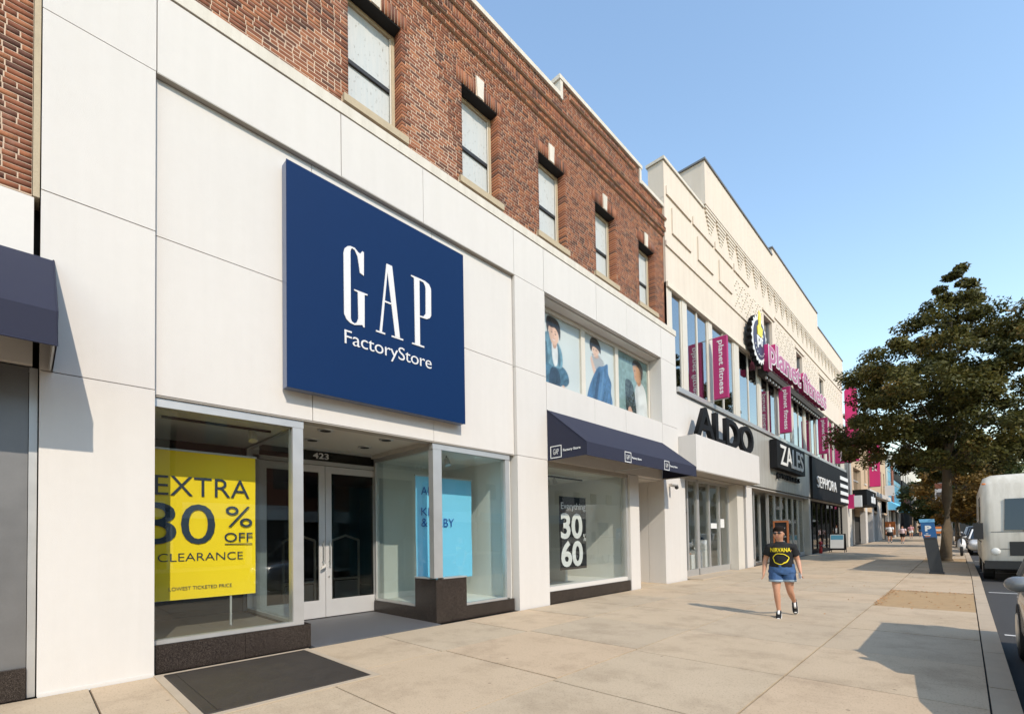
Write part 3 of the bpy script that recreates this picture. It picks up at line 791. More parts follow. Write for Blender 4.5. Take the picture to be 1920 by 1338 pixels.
# side doorway: splayed white recess with a plain door
boxo('doorway_back', MT['white2'], S, -8.06, -8.0, 12.1, 14.0, -.02, 3.3)
boxo('doorway_ceiling', MT['white2'], S, -8.0, -6.87, 12.14, 13.7, 3.17, 3.24)
boxo('doorway_side', MT['white2'], S, -8.0, -7.16, 12.08, 12.138, -.02, 3.17)
boxo('doorway_side', MT['white2'], S, -8.0, -7.21, 13.702, 13.76, -.02, 3.17)
dd = boxo('side_door', MT['white2'], S, -7.995, -7.95, 12.35, 13.55, .02, 2.9, bev=.006)
bm = B(); tube(bm, [(-7.945, 12.5, 1.05), (-7.9, 12.5, 1.05), (-7.9, 12.62, 1.05)], .012); fin('door_handle', bm, MT['steel'], dd)
boxo('doorway_floor', MT['slab'], S, -8.0, -6.63, 12.14, 13.70, -.05, .01)
cc = thing('security_camera', 'small dark dome security camera on the white pier under the awning', 'camera', (-6.5, 14.1, 3.0))
boxo('bracket', MT['white2'], cc, -6.649, -6.52, 14.02, 14.10, 3.02, 3.10)
bm = B(); tube(bm, [(-6.56, 14.06, 3.05), (-6.36, 14.0, 3.0)], .05, 12); fin('housing', bm, MT['alum'], cc)
bm = B(); sphere(bm, (-6.38, 14.0, 2.96), .06); fin('dome', bm, MT['trim'], cc, smooth=True)

# ---- big blue sign
sg = thing('store_sign', 'large square blue sign with white GAP FactoryStore lettering on the white wall', 'sign', (-6.6, 4.02, 3.58))
SX = -6.53
boxo('sign_case', MT['signside'], sg, -6.70, SX-.012, 2.455, 5.59, 3.59, 6.72)
boxo('sign_face', MT['blue'], sg, SX-.012, SX, 2.45, 5.595, 3.585, 6.725, bev=.003)
boxo('wall_mount', MT['joint'], sg, -6.728, -6.70, 2.6, 5.45, 3.75, 6.55)
GL = [(3.261, 5.767), (3.279, 5.837), (3.323, 5.887), (3.367, 5.91), (3.439, 5.913), (3.497, 5.869), (3.53, 5.861), (3.562, 5.914), (3.59, 5.909), (3.586, 5.542), (3.522, 5.563), (3.506, 5.675), (3.484, 5.803), (3.439, 5.878), (3.399, 5.89), (3.38, 5.87), (3.37, 5.823), (3.368, 4.809), (3.385, 4.77), (3.428, 4.754), (3.463, 4.779), (3.49, 4.848), (3.484, 5.250), (3.427, 5.256), (3.427, 5.276), (3.645, 5.276), (3.645, 5.256), (3.596, 5.250), (3.592, 4.743), (3.572, 4.742), (3.555, 4.77), (3.507, 4.755), (3.428, 4.73), (3.359, 4.74), (3.3, 4.778), (3.264, 4.847)]
bm = B(); poly_solid(bm, GL, SX+.001, SX+.012); fin('letter_g', bm, MT['letter'], sg)
bm = B()
yz_prism(bm, [(3.982, 5.897), (4.084, 5.897), (4.218, 4.765), (4.132, 4.765)], SX+.001, SX+.0120)
yz_prism(bm, [(3.982, 5.895), (4.001, 5.787), (3.890, 4.765), (3.850, 4.765)], SX+.001, SX+.0112)
yz_prism(bm, [(3.935, 5.288), (4.06, 5.288), (4.06, 5.262), (3.935, 5.262)], SX+.001, SX+.0104)
yz_prism(bm, [(3.787, 4.767), (3.948, 4.767), (3.948, 4.742), (3.787, 4.742)], SX+.001, SX+.0096)
yz_prism(bm, [(4.065, 4.767), (4.281, 4.767), (4.281, 4.742), (4.065, 4.742)], SX+.001, SX+.0088)
fin('letter_a', bm, MT['letter'], sg)
PL = [(4.445, 5.897), (4.612, 5.902), (4.726, 5.90), (4.807, 5.875), (4.846, 5.813), (4.849, 5.754), (4.846, 5.342), (4.815, 5.287), (4.752, 5.250), (4.615, 5.243), (4.615, 5.268), (4.685, 5.274), (4.732, 5.338), (4.737, 5.769), (4.728, 5.815), (4.691, 5.866), (4.610, 5.870), (4.610, 4.767), (4.694, 4.765), (4.694, 4.740), (4.451, 4.738), (4.452, 4.762), (4.511, 4.765), (4.503, 5.865), (4.445, 5.878)]
# stem and bowl
bm = B(); poly_solid(bm, PL, SX+.001, SX+.012); fin('letter_p', bm, MT['letter'], sg)
text('lettering', 'FactoryStore', MT['letter'], sg, (SX+.001, 3.27, 4.345), FY, FZ, 1.575, .275, .008, -.004, space=.96)

# ---- navy awnings
def awning(label, y0, y1, xw, xf, zt, zf, zb, logos):
    t = thing('awning', label, 'awning', ((xw+xf)/2, (y0+y1)/2, zb))
    bm = B()
    th = .02
    w = [bm.verts.new(p) for p in ((xw, y0, zt), (xf, y0, zf), (xf, y1, zf), (xw, y1, zt))]; bm.faces.new(w)
    f = [bm.verts.new(p) for p in ((xf, y0, zb), (xf, y1, zb))]; bm.faces.new((w[1], f[0], f[1], w[2]))
    l = bm.verts.new((xw, y0, zb)); bm.faces.new((w[0], l, f[0], w[1]))
    r_ = bm.verts.new((xw, y1, zb)); bm.faces.new((w[3], w[2], f[1], r_))
    fin('canvas', bm, MT['navy'], t)
    bm = B()
    for yy in (y0+.02, (y0+y1)/2, y1-.02):
        tube(bm, [(xw, yy, zt-.03), (xf-.02, yy, zf-.02), (xf-.02, yy, zb+.02), (xw, yy, zb+.02)], .014, 6)
    tube(bm, [(xf-.02, y0+.01, zb+.02), (xf-.02, y1-.01, zb+.02)], .014, 6)
    fin('frame', bm, MT['alum'], t)
    bm = B()
    for yy in (y0, y1): tube(bm, [(xw, yy, zt), (xf, yy, zf), (xf, yy, zb)], .008, 6)
    tube(bm, [(xf, y0, zb), (xf, y1, zb)], .008, 6)
    fin('piping', bm, MT['navy'], t)
    return t
aw = awning('navy awning with small GAP logos over the right-hand store window', 8.09, 13.62, -6.648, -5.60, 4.335, 3.47, 3.19, True)
def logo(par, org, ux, w, h, tw):
    ux = Vector(ux); uz = Vector((0, 0, 1)); n = ux.cross(uz); o = Vector(org)+n*.004
    bm = B()
    for a, b, c, d in ((0, 0, w, .018), (0, h-.018, w, h), (0, .018, .018, h-.018), (w-.018, .018, w, h-.018)):
        q = [o+ux*x+uz*z for x, z in ((a, b), (c, b), (c, d), (a, d))]
        hexa(bm, q, [p+n*.003 for p in q])
    fin('logo_frame', bm, MT['lw'], par)
    text('lettering', 'GAP', MT['lw'], par, o+ux*w*.26+uz*h*.28, ux, (0, 0, 1), w*.48, h*.46, .003, -.01)
    text('lettering', 'Factory Store', MT['lw'], par, o+ux*(w*1.13)+uz*h*.38, ux, (0, 0, 1), tw, h*.26, .003, .02)
logo(aw, (-6.565, 8.09, 3.225), (1, 0, 0), .31, .27, .46)
logo(aw, (-5.60, 9.60, 3.20), FY, .29, .245, .45)
logo(aw, (-5.60, 11.58, 3.20), FY, .29, .245, .45)
aw2 = awning('dark navy awning cut by the left picture edge, shading the white pier', -5.2, .19, -6.66, -5.72, 4.42, 3.56, 3.255, False)
# ---- building at the left edge
nb = thing('brick_building', 'brick building at the far left edge with white band and navy awning', 'building', (-9, -4, 0))
boxo('wall', MT['mortar'], nb, -9, -6.68, -9, .03, 5.02, 12)
boxo('white_band', MT['white2'], nb, -9, -6.655, -9, .045, 3.30, 5.0, bev=.01)
boxo('wall_end_strip', MT['stone'], nb, -6.95, -6.66, .035, .085, 5.02, 9)
boxo('party_wall', MT['joint'], nb, -9, -6.97, -.2, .6, 0, 9)
boxo('shop_front', MT['alum_d'], nb, -9, -6.72, -9, .02, 0, 3.28)
boxo('shop_jamb', MT['alum'], nb, -6.9, -6.70, .025, .085, 0, 3.28)
# thin sign blade frame on the pier foot line
boxo('base_strip', MT['white2'], S, -6.66, -6.63, .10, 1.03, -.02, .03)
# ---------------------------------------------------------------- brick storey
WC = [3.95, 6.27, 8.53, 10.81, 13.09]; WH = .485; WZ0, WZ1 = 8.385, 10.28
MX, BX = -6.7335, -6.730
Y0, Y1 = .10, 14.22
RY0, RY1 = 8.90, 12.80
def sheet(bm, x, ys, zs, holes, depth):
    """wall face at x split on ys/zs, leaving rectangular holes with reveals"""
    for a, b in zip(ys, ys[1:]):
        for c, d in zip(zs, zs[1:]):
            my, mz = (a+b)/2, (c+d)/2
            if any(h[0] < my < h[1] and h[2] < mz < h[3] for h in holes): continue
            bm.faces.new([bm.verts.new(p) for p in ((x, a, c), (x, b, c), (x, b, d), (x, a, d))])
    for a, b, c, d in holes:
        for p, q in (((a, c), (b, c)), ((b, c), (b, d)), ((b, d), (a, d)), ((a, d), (a, c))):
            bm.faces.new([bm.verts.new(v) for v in ((x, *p), (x, *q), (x-depth, *q), (x-depth, *p))])
holes = [(c-WH-.004, c+WH+.004, WZ0-.1, WZ1+.006) for c in WC]
ys = sorted({Y0, Y1, *[v for h in holes for v in h[:2]]}); zs = [8.10, WZ0-.1, WZ1+.006, 12.05]
bm = B(); sheet(bm, MX, ys, zs, holes, .27)
mw = fin('mortar_wall', bm, MT['mortar'], S)
boxo('raised_parapet_core', MT['mortar'], S, -7.06, MX, RY0+.05, RY1-.05, 12.051, 12.50)
boxo('parapet_core', MT['mortar'], S, -7.06, -6.96, Y0, Y1, 10.5, 12.05)
boxo('side_wall', MT['brick'], S, -12, -6.78, Y1-.2, Y1-.02, 8.1, 11.9)
boxo('end_core', MT['mortar'], S, -7.3, -6.745, 14.05, 14.222, 8.0, 12.05)
boxo('roof_deck', MT['roomd'], S, -12, -7.07, Y0, Y1-.21, 10.9, 11.0)

bricks = []           # (y0, y1, z0, z1, x_front, depth)
CH = .0605
def courses(z0, z1, y0, y1, xf=BX, dep=.03, cuts=(), head=.16, seed=0):
    n = max(1, round((z1-z0)/CH)); ch = (z1-z0)/n
    for k in range(n):
        za, zb = z0+k*ch+.0052, z0+(k+1)*ch-.0052
        zm = (za+zb)/2
        segs = [(y0, y1, 0, 0)]
        for h in cuts:
            if h[2] < zm < h[3]:
                ns = []
                for a, b, fa, fb in segs:
                    if h[0] > a and h[1] < b: ns += [(a, h[0], fa, 1), (h[1], b, 1, fb)]
                    else: ns.append((a, b, fa, fb))
                segs = ns
        for a, b, fa, fb in segs:
            y = a-(k % 2)*.100-random.uniform(0, .03)
            while y < b-.02:
                L = .092 if random.random() < head or (k % 6 == 5 and head) else .192
                p, q = max(a, y), min(b, y+L)
                if p == a and q-p < .055: q = min(b, p+.12); y = q-L
                if b-q < .05: q = b
                if q-p > .025:
                    d = .26 if ((fa and p == a) or (fb and q == b)) else dep
                    bricks.append((p, q, za, zb, xf+random.uniform(-.001, .0015), d))
                y += L+.012
                if q == b: break
win_cuts = [(c-WH, c+WH, WZ0-.02, WZ1) for c in WC]
lint_cuts = [(c-WH-.13, c+WH+.13, WZ1, WZ1+.245) for c in WC]
key_cuts = [(c-.115, c+.115, WZ1+.245, WZ1+.40) for c in WC]
sill_cuts = [(c-.60, c+.60, 8.245, WZ0) for c in WC]
cuts = win_cuts+lint_cuts+key_cuts+sill_cuts
courses(8.172, 11.10, Y0, Y1, cuts=cuts)
# projecting bands, soldier course
courses(11.10, 11.235, Y0, Y1+.02, BX+.045, .085, head=0)
courses(11.24, 11.375, Y0, Y1+.04, BX+.09, .13, head=0)
def soldiers(y0, y1, z0, z1, xf, dep, w=.0665):
    n = round((y1-y0)/w); s = (y1-y0)/n
    for k in range(n): bricks.append((y0+k*s+.0045, y0+(k+1)*s-.0045, z0+.004, z1-.004, xf+random.uniform(-.001, .0015), dep))
soldiers(Y0, Y1+.04, 11.38, 11.60, BX+.060, .10)
courses(11.605, 11.675, Y0, Y1+.06, BX+.115, .15, head=0)
courses(11.68, 12.05, Y0, Y1)
courses(12.052, 12.50, RY0+.06, RY1-.06)
courses(12.27, 12.335, 9.28, 12.42, BX+.05, .08, head=0)
courses(11.80, 11.865, 9.16, 12.50, BX+.05, .08, head=0)
for c in WC:
    for a, b in ((c-WH-.13, c-.108), (c+.108, c+WH+.13)): soldiers(a, b, WZ1+.002, WZ1+.271, BX+.001, .27)
# dark shelf the projecting courses rest on
for za, zb, xx, ye in ((11.101, 11.238, .045, .018), (11.238, 11.378, .090, .038), (11.378, 11.602, .060, .038), (11.602, 11.678, .115, .058)):
    boxo('band_core', MT['mortar'], S, MX-.02, BX+xx-.0045, Y0, Y1+ye, za, zb)
for za, zb, ya, yb in ((12.268, 12.337, 9.278, 12.422), (11.798, 11.867, 9.158, 12.502)): boxo('band_core', MT['mortar'], S, MX-.02, BX+.0455, ya, yb, za, zb)

def vis(b):
    y, z = (b[0]+b[1])/2, (b[2]+b[3])/2
    return z-8.17 < (y-1.75)*.80
cand = sorted([i for i, b in enumerate(bricks) if b[1]-b[0] > .09 and vis(b) and b[5] < .1 and b[3]-b[2] < .08], key=lambda i: bricks[i][0]+.35*(bricks[i][2]-8.17))
single = set(cand[:290])
unit = {}
def unit_brick(L, H, D):
    k = (round(L, 3), round(H, 4), round(D, 3))
    if k not in unit:
        bm = B(); box(bm, -D, 0, -L/2, L/2, -H/2, H/2)
        bmesh.ops.bevel(bm, geom=[e for e in bm.edges if all(abs(v.co.x) < 1e-6 for v in e.verts)], offset=.004, segments=1, affect='EDGES')
        me = bpy.data.meshes.new('brick'); bm.to_mesh(me); bm.free(); me.materials.append(MT['brick']); unit[k] = me
    return unit[k]
for i in sorted(single):
    a, b, c, d, x, dep = bricks[i]
    o = bpy.data.objects.new('brick', unit_brick(b-a, d-c, dep)); col.objects.link(o)
    o.location = (x, (a+b)/2, (c+d)/2)
    o.parent = S; o.matrix_parent_inverse = Matrix.Translation(-Vector(S.location))
def boxes_mesh(name, bl, mat, parent, kind='stuff'):
    bl = np.array(bl); n = len(bl)
    y0, y1, z0, z1, x1 = bl[:, 0], bl[:, 1], bl[:, 2], bl[:, 3], bl[:, 4]; x0 = x1-bl[:, 5]
    v = np.empty((n, 8, 3))
    for i, (xx, yy, zz) in enumerate(((x0, y0, z0), (x1, y0, z0), (x1, y1, z0), (x0, y1, z0), (x0, y0, z1), (x1, y0, z1), (x1, y1, z1), (x0, y1, z1))):
        v[:, i, 0] = xx; v[:, i, 1] = yy; v[:, i, 2] = zz
    q = np.array([[1, 2, 6, 5], [0, 1, 5, 4], [2, 3, 7, 6], [4, 5, 6, 7], [0, 3, 2, 1]])
    f = (np.arange(n)[:, None, None]*8+q[None]).reshape(-1, 4)
    me = bpy.data.meshes.new(name)
    me.vertices.add(n*8); me.vertices.foreach_set('co', v.ravel())
    me.loops.add(f.size); me.loops.foreach_set('vertex_index', f.ravel().astype(np.int32))
    me.polygons.add(len(f)); me.polygons.foreach_set('loop_start', np.arange(0, f.size, 4, dtype=np.int32))
    try: me.polygons.foreach_set('loop_total', np.full(len(f), 4, dtype=np.int32))
    except Exception: pass
    me.update(calc_edges=True); me.validate()
    at = me.attributes.new('tint', 'FLOAT', 'FACE')
    at.data.foreach_set('value', np.repeat(rng.random(n), 5).astype(np.float32))
    o = mesh_obj(name, me, mat, parent)
    if kind: o['kind'] = kind
    return o
boxes_mesh('brickwork', [b for i, b in enumerate(bricks) if i not in single], MT['brickm'], S)
keep = bricks; bricks = []
courses(5.03, 9.6, -2.6, .026, -6.676, .03)
boxes_mesh('brickwork', bricks, MT['brickm'], nb)
bricks = keep
boxo('shop_glass', MT['g_dark'], nb, -6.715, -6.705, -5, -.35, .5, 3.0)
for q in (-3.2, -1.75, -.35): boxo('shop_mullion', MT['alum'], nb, -6.72, -6.66, q, q+.08, .3, 3.2)
boxo('shop_plinth', MT['granite'], nb, -6.72, -6.665, -5, .02, 0, .3)
# copings
for a, b, z in ((Y0, RY0-.02, 12.06), (RY1+.02, Y1+.03, 12.06), (RY0-.06, RY1+.06, 12.51)):
    n = max(1, round((b-a)/1.6)); s = (b-a)/n
    for k in range(n): boxo('parapet_coping', MT['coping'], S, -7.12, -6.675, a+k*s+.003, a+(k+1)*s-.003, z, z+.105, bev=.008)
for a in (RY0-.02, RY1-.08):
    boxo('step_block', MT['coping'], S, -7.11, -6.69, a, a+.10, 12.052, 12.505, bev=.005)
# windows: boarded sashes in tan frames
for i, c in enumerate(WC):
    bm = B(); FXB = -7.03
    box(bm, FXB, FXB+.09, c-WH+.001, c-WH+.06, WZ0, WZ1-.012); box(bm, FXB, FXB+.09, c+WH-.06, c+WH-.001, WZ0, WZ1-.012)
    box(bm, FXB+.005, FXB+.085, c-WH+.06, c+WH-.06, WZ1-.08, WZ1-.012); box(bm, FXB+.005, FXB+.085, c-WH+.06, c+WH-.06, WZ0, WZ0+.05)
    w = fin('window', bm, MT['stone'], S)
    boxo('window_board', MT['board'], w, FXB+.025, FXB+.045, c-WH+.06, c+WH-.06, 9.30, WZ1-.08)
    boxo('window_board', MT['board'], w, FXB+.005, FXB+.025, c-WH+.06, c+WH-.06, WZ0+.05, 9.24)
    boxo('meeting_rail', MT['trim'], w, FXB, FXB+.065, c-WH+.06, c+WH-.06, 9.235, 9.30)
    for q in (c-WH+.061, c+WH-.086): boxo('sash_bead', MT['beige_fr'], w, FXB+.06, FXB+.075, q, q+.025, WZ0+.05, WZ1-.08)
    boxo('steel_lintel', MT['black_m'], w, -7.06, -6.742, c-WH-.006, c+WH+.006, WZ1-.011, WZ1+.0015)
    boxo('window_sill', MT['stone'], w, -7.05, -6.665, c-.585, c+.585, 8.26, WZ0-.002, bev=.008)
    bm = B(); yz_prism(bm, [(c-.075, WZ1+.003), (c+.075, WZ1+.003), (c+.105, WZ1+.395), (c-.105, WZ1+.395)], -6.95, -6.712); fin('keystone', bm, MT['coping'], w, bev=.006)
    # rowlock course under the sill
    bl = []
    n = 17
    for k in range(n): bl.append((c-.57+k*1.14/n+.006, c-.57+(k+1)*1.14/n-.006, 8.175, 8.255, BX+.004, .1))
    boxes_mesh('rowlock_course', bl, MT['brickm'], w)
# ---------------------------------------------------------------- long cream building
K = thing('cream_building', 'long cream rendered building with stepped corbels and a band of blue windows', 'building', (-10, 29, 0))
CX = -6.66; CY0, CY1 = 14.226, 44.75
WB0, WB1 = 6.33, 9.46
small = [(24.6, 25.95, 10.35, 12.04), (30.65, 32.0, 10.3, 11.9), (36.55, 37.8, 10.3, 11.8)]
ys = sorted({17.5, CY1, *[v for h in small for v in h[:2]]}); zs = sorted({WB1, 13.74, *[v for h in small for v in h[2:]]})
bm = B(); sheet(bm, CX, ys, zs, small, .22); sheet(bm, CX, [CY0, 17.5], [WB1, 13.6], [], .1)
fin('wall', bm, MT['cream'], K)
boxo('parapet', MT['cream'], K, -7.2, CX-.003, CY0, 17.44, 12.4, 13.60)
boxo('parapet_coping', MT['coping'], K, -7.25, CX+.05, CY0-.05, 17.43, 13.605, 13.70, bev=.01)
for a, b, top in ((17.45, 26.0, 15.40), (26.0, 36.1, 15.82), (36.1, CY1, 14.92)):
    boxo('attic_wall', MT['cream'], K, -8.9, CX+.09, a, b, 13.76, top, bev=.01)
    boxo('attic_coping', MT['alum_d'], K, -9.0, CX+.14, a-.06, b+(.02 if top < 15 else -.07), top+.002, top+.07, bev=.01)
boxo('side_wall', MT['cream'], K, -14, CX-.004, CY0+.002, CY0+.12, 6.3, 12.39)
boxo('rear_block', MT['cream'], K, -14, -9.2, 14.4, 44.6, 8, 12.6)
boxo('parapet_back', MT['cream2'], K, -7.8, -7.21, CY0, 17.4, 12.2, 13.0)
boxo('end_wall', MT['cream'], K, -12, CX-.23, CY1-.15, CY1-.005, 3.4, 13.74)
# projecting band segments, raised panels, string grooves
y = 14.35
for k in range(4):
    boxo('band_block', MT['cream'], K, CX-.02, CX+.05, y, y+1.92, 12.52, 12.80 if k else 12.80, bev=.004); y += 2.06
for a, b in ((14.72, 15.95), (16.80, 17.98), (18.85, 20.0)):
    boxo('raised_panel', MT['cream'], K, CX-.02, CX+.05, a, b+.25, 11.39, 12.25, bev=.004)
boxo('string_course', MT['cream'], K, CX-.02, CX+.045, CY0+.002, 24.2, 10.80, 10.96, bev=.004)
boxo('string_course', MT['cream'], K, CX-.02, CX+.045, 26.4, CY1, 12.42, 12.50, bev=.004)
boxo('window_head', MT['cream2'], K, CX-.2, CX+.06, CY0+.002, CY1, WB1, WB1+.16, bev=.006)
for h in small:
    w = boxo('small_window', MT['g_sky'], K, CX-.19, CX-.18, h[0], h[1], h[2], h[3])
    boxo('small_window_frame', MT['alum_d'], w, CX-.2, CX-.12, h[1]-.16, h[1], h[2], h[3])
    boxo('small_window_head', MT['cream'], w, CX-.02, CX+.06, h[0]-.25, h[1]+.35, h[3]+.12, h[3]+.22)
    boxo('small_window_back', MT['roomd'], w, CX-.5, CX-.45, h[0]-.1, h[1]+.1, h[2]-.1, h[3]+.1)
# stepped corbels
def corbel_mesh():
    bm = B()
    for k in range(7):
        t = k/7
        hw = .50*(1-t)+.04; pr = .060*(1-t)+.015
        zt = 13.74-k*.128
        box(bm, CX-.01, CX+pr, -hw, hw, zt-.075, zt)
        if k > 2: box(bm, CX-.01, CX+pr*.6, -hw*.45, hw*.45, zt-.128, zt-.078)
    bmesh.ops.recalc_face_normals(bm, faces=bm.faces)
    me = bpy.data.meshes.new('corbel'); bm.to_mesh(me); bm.free(); me.materials.append(MT['cream2']); return me
cm = corbel_mesh()
y = 18.05
while y < 44.4:
    o = bpy.data.objects.new('corbel', cm); col.objects.link(o); o.location = (0, y, 0); put(o, K); y += 1.095
# diaper pattern of projecting headers
bl = []
for y0, y1, z0, z1 in ((20.6, 24.3, 11.05, 12.45), (26.4, 30.4, 10.9, 12.35), (32.3, 36.3, 10.9, 12.35), (38.0, 44.5, 10.9, 12.35)):
    nz = int((z1-z0)/.14)
    for j in range(nz):
        yy = y0+(.12 if j % 2 else 0)
        while yy < y1:
            if ((round((yy-y0)/.12)+j) % 6 in (0, 3)) or ((round((yy-y0)/.12)-j) % 6 in (0,)):
                bl.append((yy, yy+.085, z0+j*.14, z0+j*.14+.055, CX+.022, .05))
            yy += .24
boxes_mesh('relief_headers', bl, MT['cream2'], K)
# window band
bm = B(); box(bm, -9.5, -9.4, CY0, CY1, 6.0, 9.9); fin('room_back', bm, MT['roomd'], K)
bm = B(); box(bm, -9.4, CX-.2, CY0, CY1, WB1+.0, WB1+.06); box(bm, -9.4, CX-.2, CY0, CY1, 6.0, 6.1); fin('room_slabs', bm, MT['room'], K)
piers = [(14.3, 14.62), (15.40, 15.78), (17.66, 18.04), (20.36, 20.95)]
p = 23.5
while p < 44: piers.append((p, p+.42)); p += 2.86
piers.append((44.3, 44.74))
for a, b in piers: boxo('window_pier', MT['beige_fr'], K, CX-.24, CX-.01, a, b, WB0, WB1, bev=.01)
for (a0, a), (b, b1) in zip(piers, piers[1:]):
    nmid = 0 if b-a < 1.1 else 1
    cutsw = [a, b] if not nmid else [a, (a+b)/2, b]
    for q, r_ in zip(cutsw, cutsw[1:]):
        w = boxo('window_pane', MT['g_sky'], K, CX-.075, CX-.065, q, r_, WB0+.03, WB1-.02)
        boxo('pane_frame', MT['beige_fr'], w, CX-.12, CX-.035, r_-.085, r_-.002, WB0+.03, WB1-.02)
boxo('window_sill', MT['alum'], K, CX-.25, CX+.09, 14.78, CY1, 6.17, WB0, bev=.008)
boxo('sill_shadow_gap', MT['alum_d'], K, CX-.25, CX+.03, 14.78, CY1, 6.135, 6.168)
boxo('corner_pier', MT['cream'], K, CX-.3, CX, CY0+.002, 14.30, 6.3, WB1)
# ground-floor fronts
boxo('white_fascia', MT['white'], K, -7.05, CX-.002, 14.78, 21.25, 3.60, 6.13)
gpan = [21.26, 24.1, 27.0, 29.9, 32.85]
for a, b in zip(gpan, gpan[1:]): boxo('fascia_panel', MT['greymetal'], K, -7.05, CX+.02, a+.004, b-.004, 3.62, 6.13, bev=.004)
bpan = [32.86, 35.8, 38.8, 41.7, 44.72]
for a, b in zip(bpan, bpan[1:]): boxo('black_fascia_panel', MT['black'], K, -7.05, CX+.16, a+.004, b-.004, 3.56, 6.10, bev=.005)
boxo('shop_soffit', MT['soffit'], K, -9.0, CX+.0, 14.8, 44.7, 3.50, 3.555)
for y0, y1, mat in ((14.78, 15.28, 'white2'), (20.25, 21.0, 'plaster'), (21.30, 22.12, 'white2'), (32.6, 33.0, 'greymetal')):
    boxo('shop_pier', MT[mat], K, -7.3, CX-.015, y0, y1, -.05, 3.50, bev=.006)
boxo('dark_gap', MT['joint'], K, -7.2, CX-.12, 21.0, 21.30, -.05, 3.5)
def glazed(y0, y1, n, x, z0, z1, fm, gm, parent=K, sill=.25):
    s = (y1-y0)/n
    boxo('front_sill', MT[fm], parent, x-.08, x+.05, y0, y1, gz(y0)-.02, gz(y0)+sill, bev=.004)
    boxo('front_head', MT[fm], parent, x-.07, x+.04, y0, y1, z1, 3.50, bev=.004)
    for k in range(n+1): boxo('front_mullion', MT[fm], parent, x-.06, x+.05, y0+k*s-.05, y0+k*s+.05, gz(y0)+sill, z1, bev=.004)
    for k in range(n): boxo('front_pane', MT[gm], parent, x-.01, x, y0+k*s+.05, y0+(k+1)*s-.05, gz(y0)+sill, z1)
glazed(15.36, 17.05, 2, -7.05, 0, 3.42, 'alum', 'g_clear')
boxo('door_rail', MT['alum_d'], K, -7.09, -7.0, 15.41, 16.15, 2.30, 2.42)
glazed(17.15, 20.2, 3, -7.05, 0, 3.42, 'alum', 'g_clear')
glazed(22.2, 23.3, 1, -7.0, 0, 3.42, 'alum', 'g_dark')
glazed(23.4, 25.4, 2, -7.35, 0, 3.42, 'alum', 'g_dark', sill=.05)
glazed(25.5, 32.5, 6, -7.0, 0, 3.42, 'alum', 'g_dark')
glazed(33.1, 44.5, 8, -6.95, 0, 3.42, 'black', 'g_dark')
bm = B(); box(bm, -9.1, -9.05, 14.8, 44.7, 0, 3.6); fin('shop_back', bm, MT['room'], K)
for y0, y1, m in ((14.8, 21.2, 'roomw'), (21.2, 32.8, 'room'), (32.8, 44.7, 'roomd')):
    bm = B(); box(bm, -9.05, -7.1, y0, y0+.05, 0, 3.5); box(bm, -9.05, -7.1, y1-.05, y1, 0, 3.5); fin('shop_partition', bm, MT[m], K)
    bm = B(); box(bm, -9.05, -7.0, y0, y1, gz(y0)-.03, gz(y0)+.03); fin('shop_floor', bm, MT['floor'], K)
boxo('shop_back_panel', MT['roomd'], K, -9.04, -8.98, 32.9, 44.6, 0, 3.5)
bm = B()
for k in range(9): box(bm, -7.42, -7.38, 27.3+k*.28, 27.42+k*.28, .3, 3.4)
fin('window_blind', bm, MT['alum'], K)
boxo('entrance_ramp', MT['kerb'], K, -7.1, -6.2, 15.4, 20.2, -.05, .03)
# ---- white canopy box and black letters
cb = thing('canopy_box', 'white boxed canopy under the black ALDO letters', 'canopy', (-6.35, 18, 3.53))
boxo('box', MT['white'], cb, -6.658, -6.08, 14.82, 21.22, 3.56, 4.70, bev=.008)
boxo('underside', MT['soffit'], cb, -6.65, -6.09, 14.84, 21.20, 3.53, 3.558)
al = thing('letter_sign', 'thick black ALDO letters standing on the white canopy box', 'sign', (-6.2, 18, 4.71))
for s, y0, w in (('A', 15.12, 1.56), ('L', 16.74, .88), ('D', 17.78, 1.42), ('O', 19.30, 1.55)):
    text('letter_'+s.lower(), s, MT['black'], al, (-6.30, y0, 4.705), FY, FZ, w, 1.04 if s != 'O' else 1.08, .15, .012)
# ---- jewellers' sign
zs_ = thing('box_sign', 'black box sign with white ZALES letters on the grey fascia', 'sign', (-6.4, 28, 4.7))
boxo('sign_box', MT['black'], zs_, CX+.052, -6.30, 24.75, 30.15, 4.62, 5.98, bev=.02)
text('lettering', 'ZALES', MT['lw'], zs_, (-6.298, 25.25, 4.80), FY, FZ, 4.5, 1.0, .02, .01, space=.95)
zj = thing('letter_sign', 'small dark JEWELERS letters below the ZALES box', 'sign', (-6.6, 28, 4.2))
text('lettering', 'JEWELERS', MT['black'], zj, (CX+.052, 25.6, 4.16), FY, FZ, 4.3, .32, .10, .01, space=1.35)
# ---- cosmetics shop letters and stripes
se = thing('letter_sign', 'white SEPHORA letters on the black fascia', 'sign', (-6.45, 37, 4.3))
text('lettering', 'SEPHORA', MT['lw'], se, (CX+.165, 34.0, 4.30), FY, FZ, 6.0, .70, .05, -.005, space=1.05)
for k in range(4):
    b = boxo('white_stripe', MT['lw'], K, CX+.161, CX+.19, 41.6, 44.70, 3.72+k*.55, 3.98+k*.55)
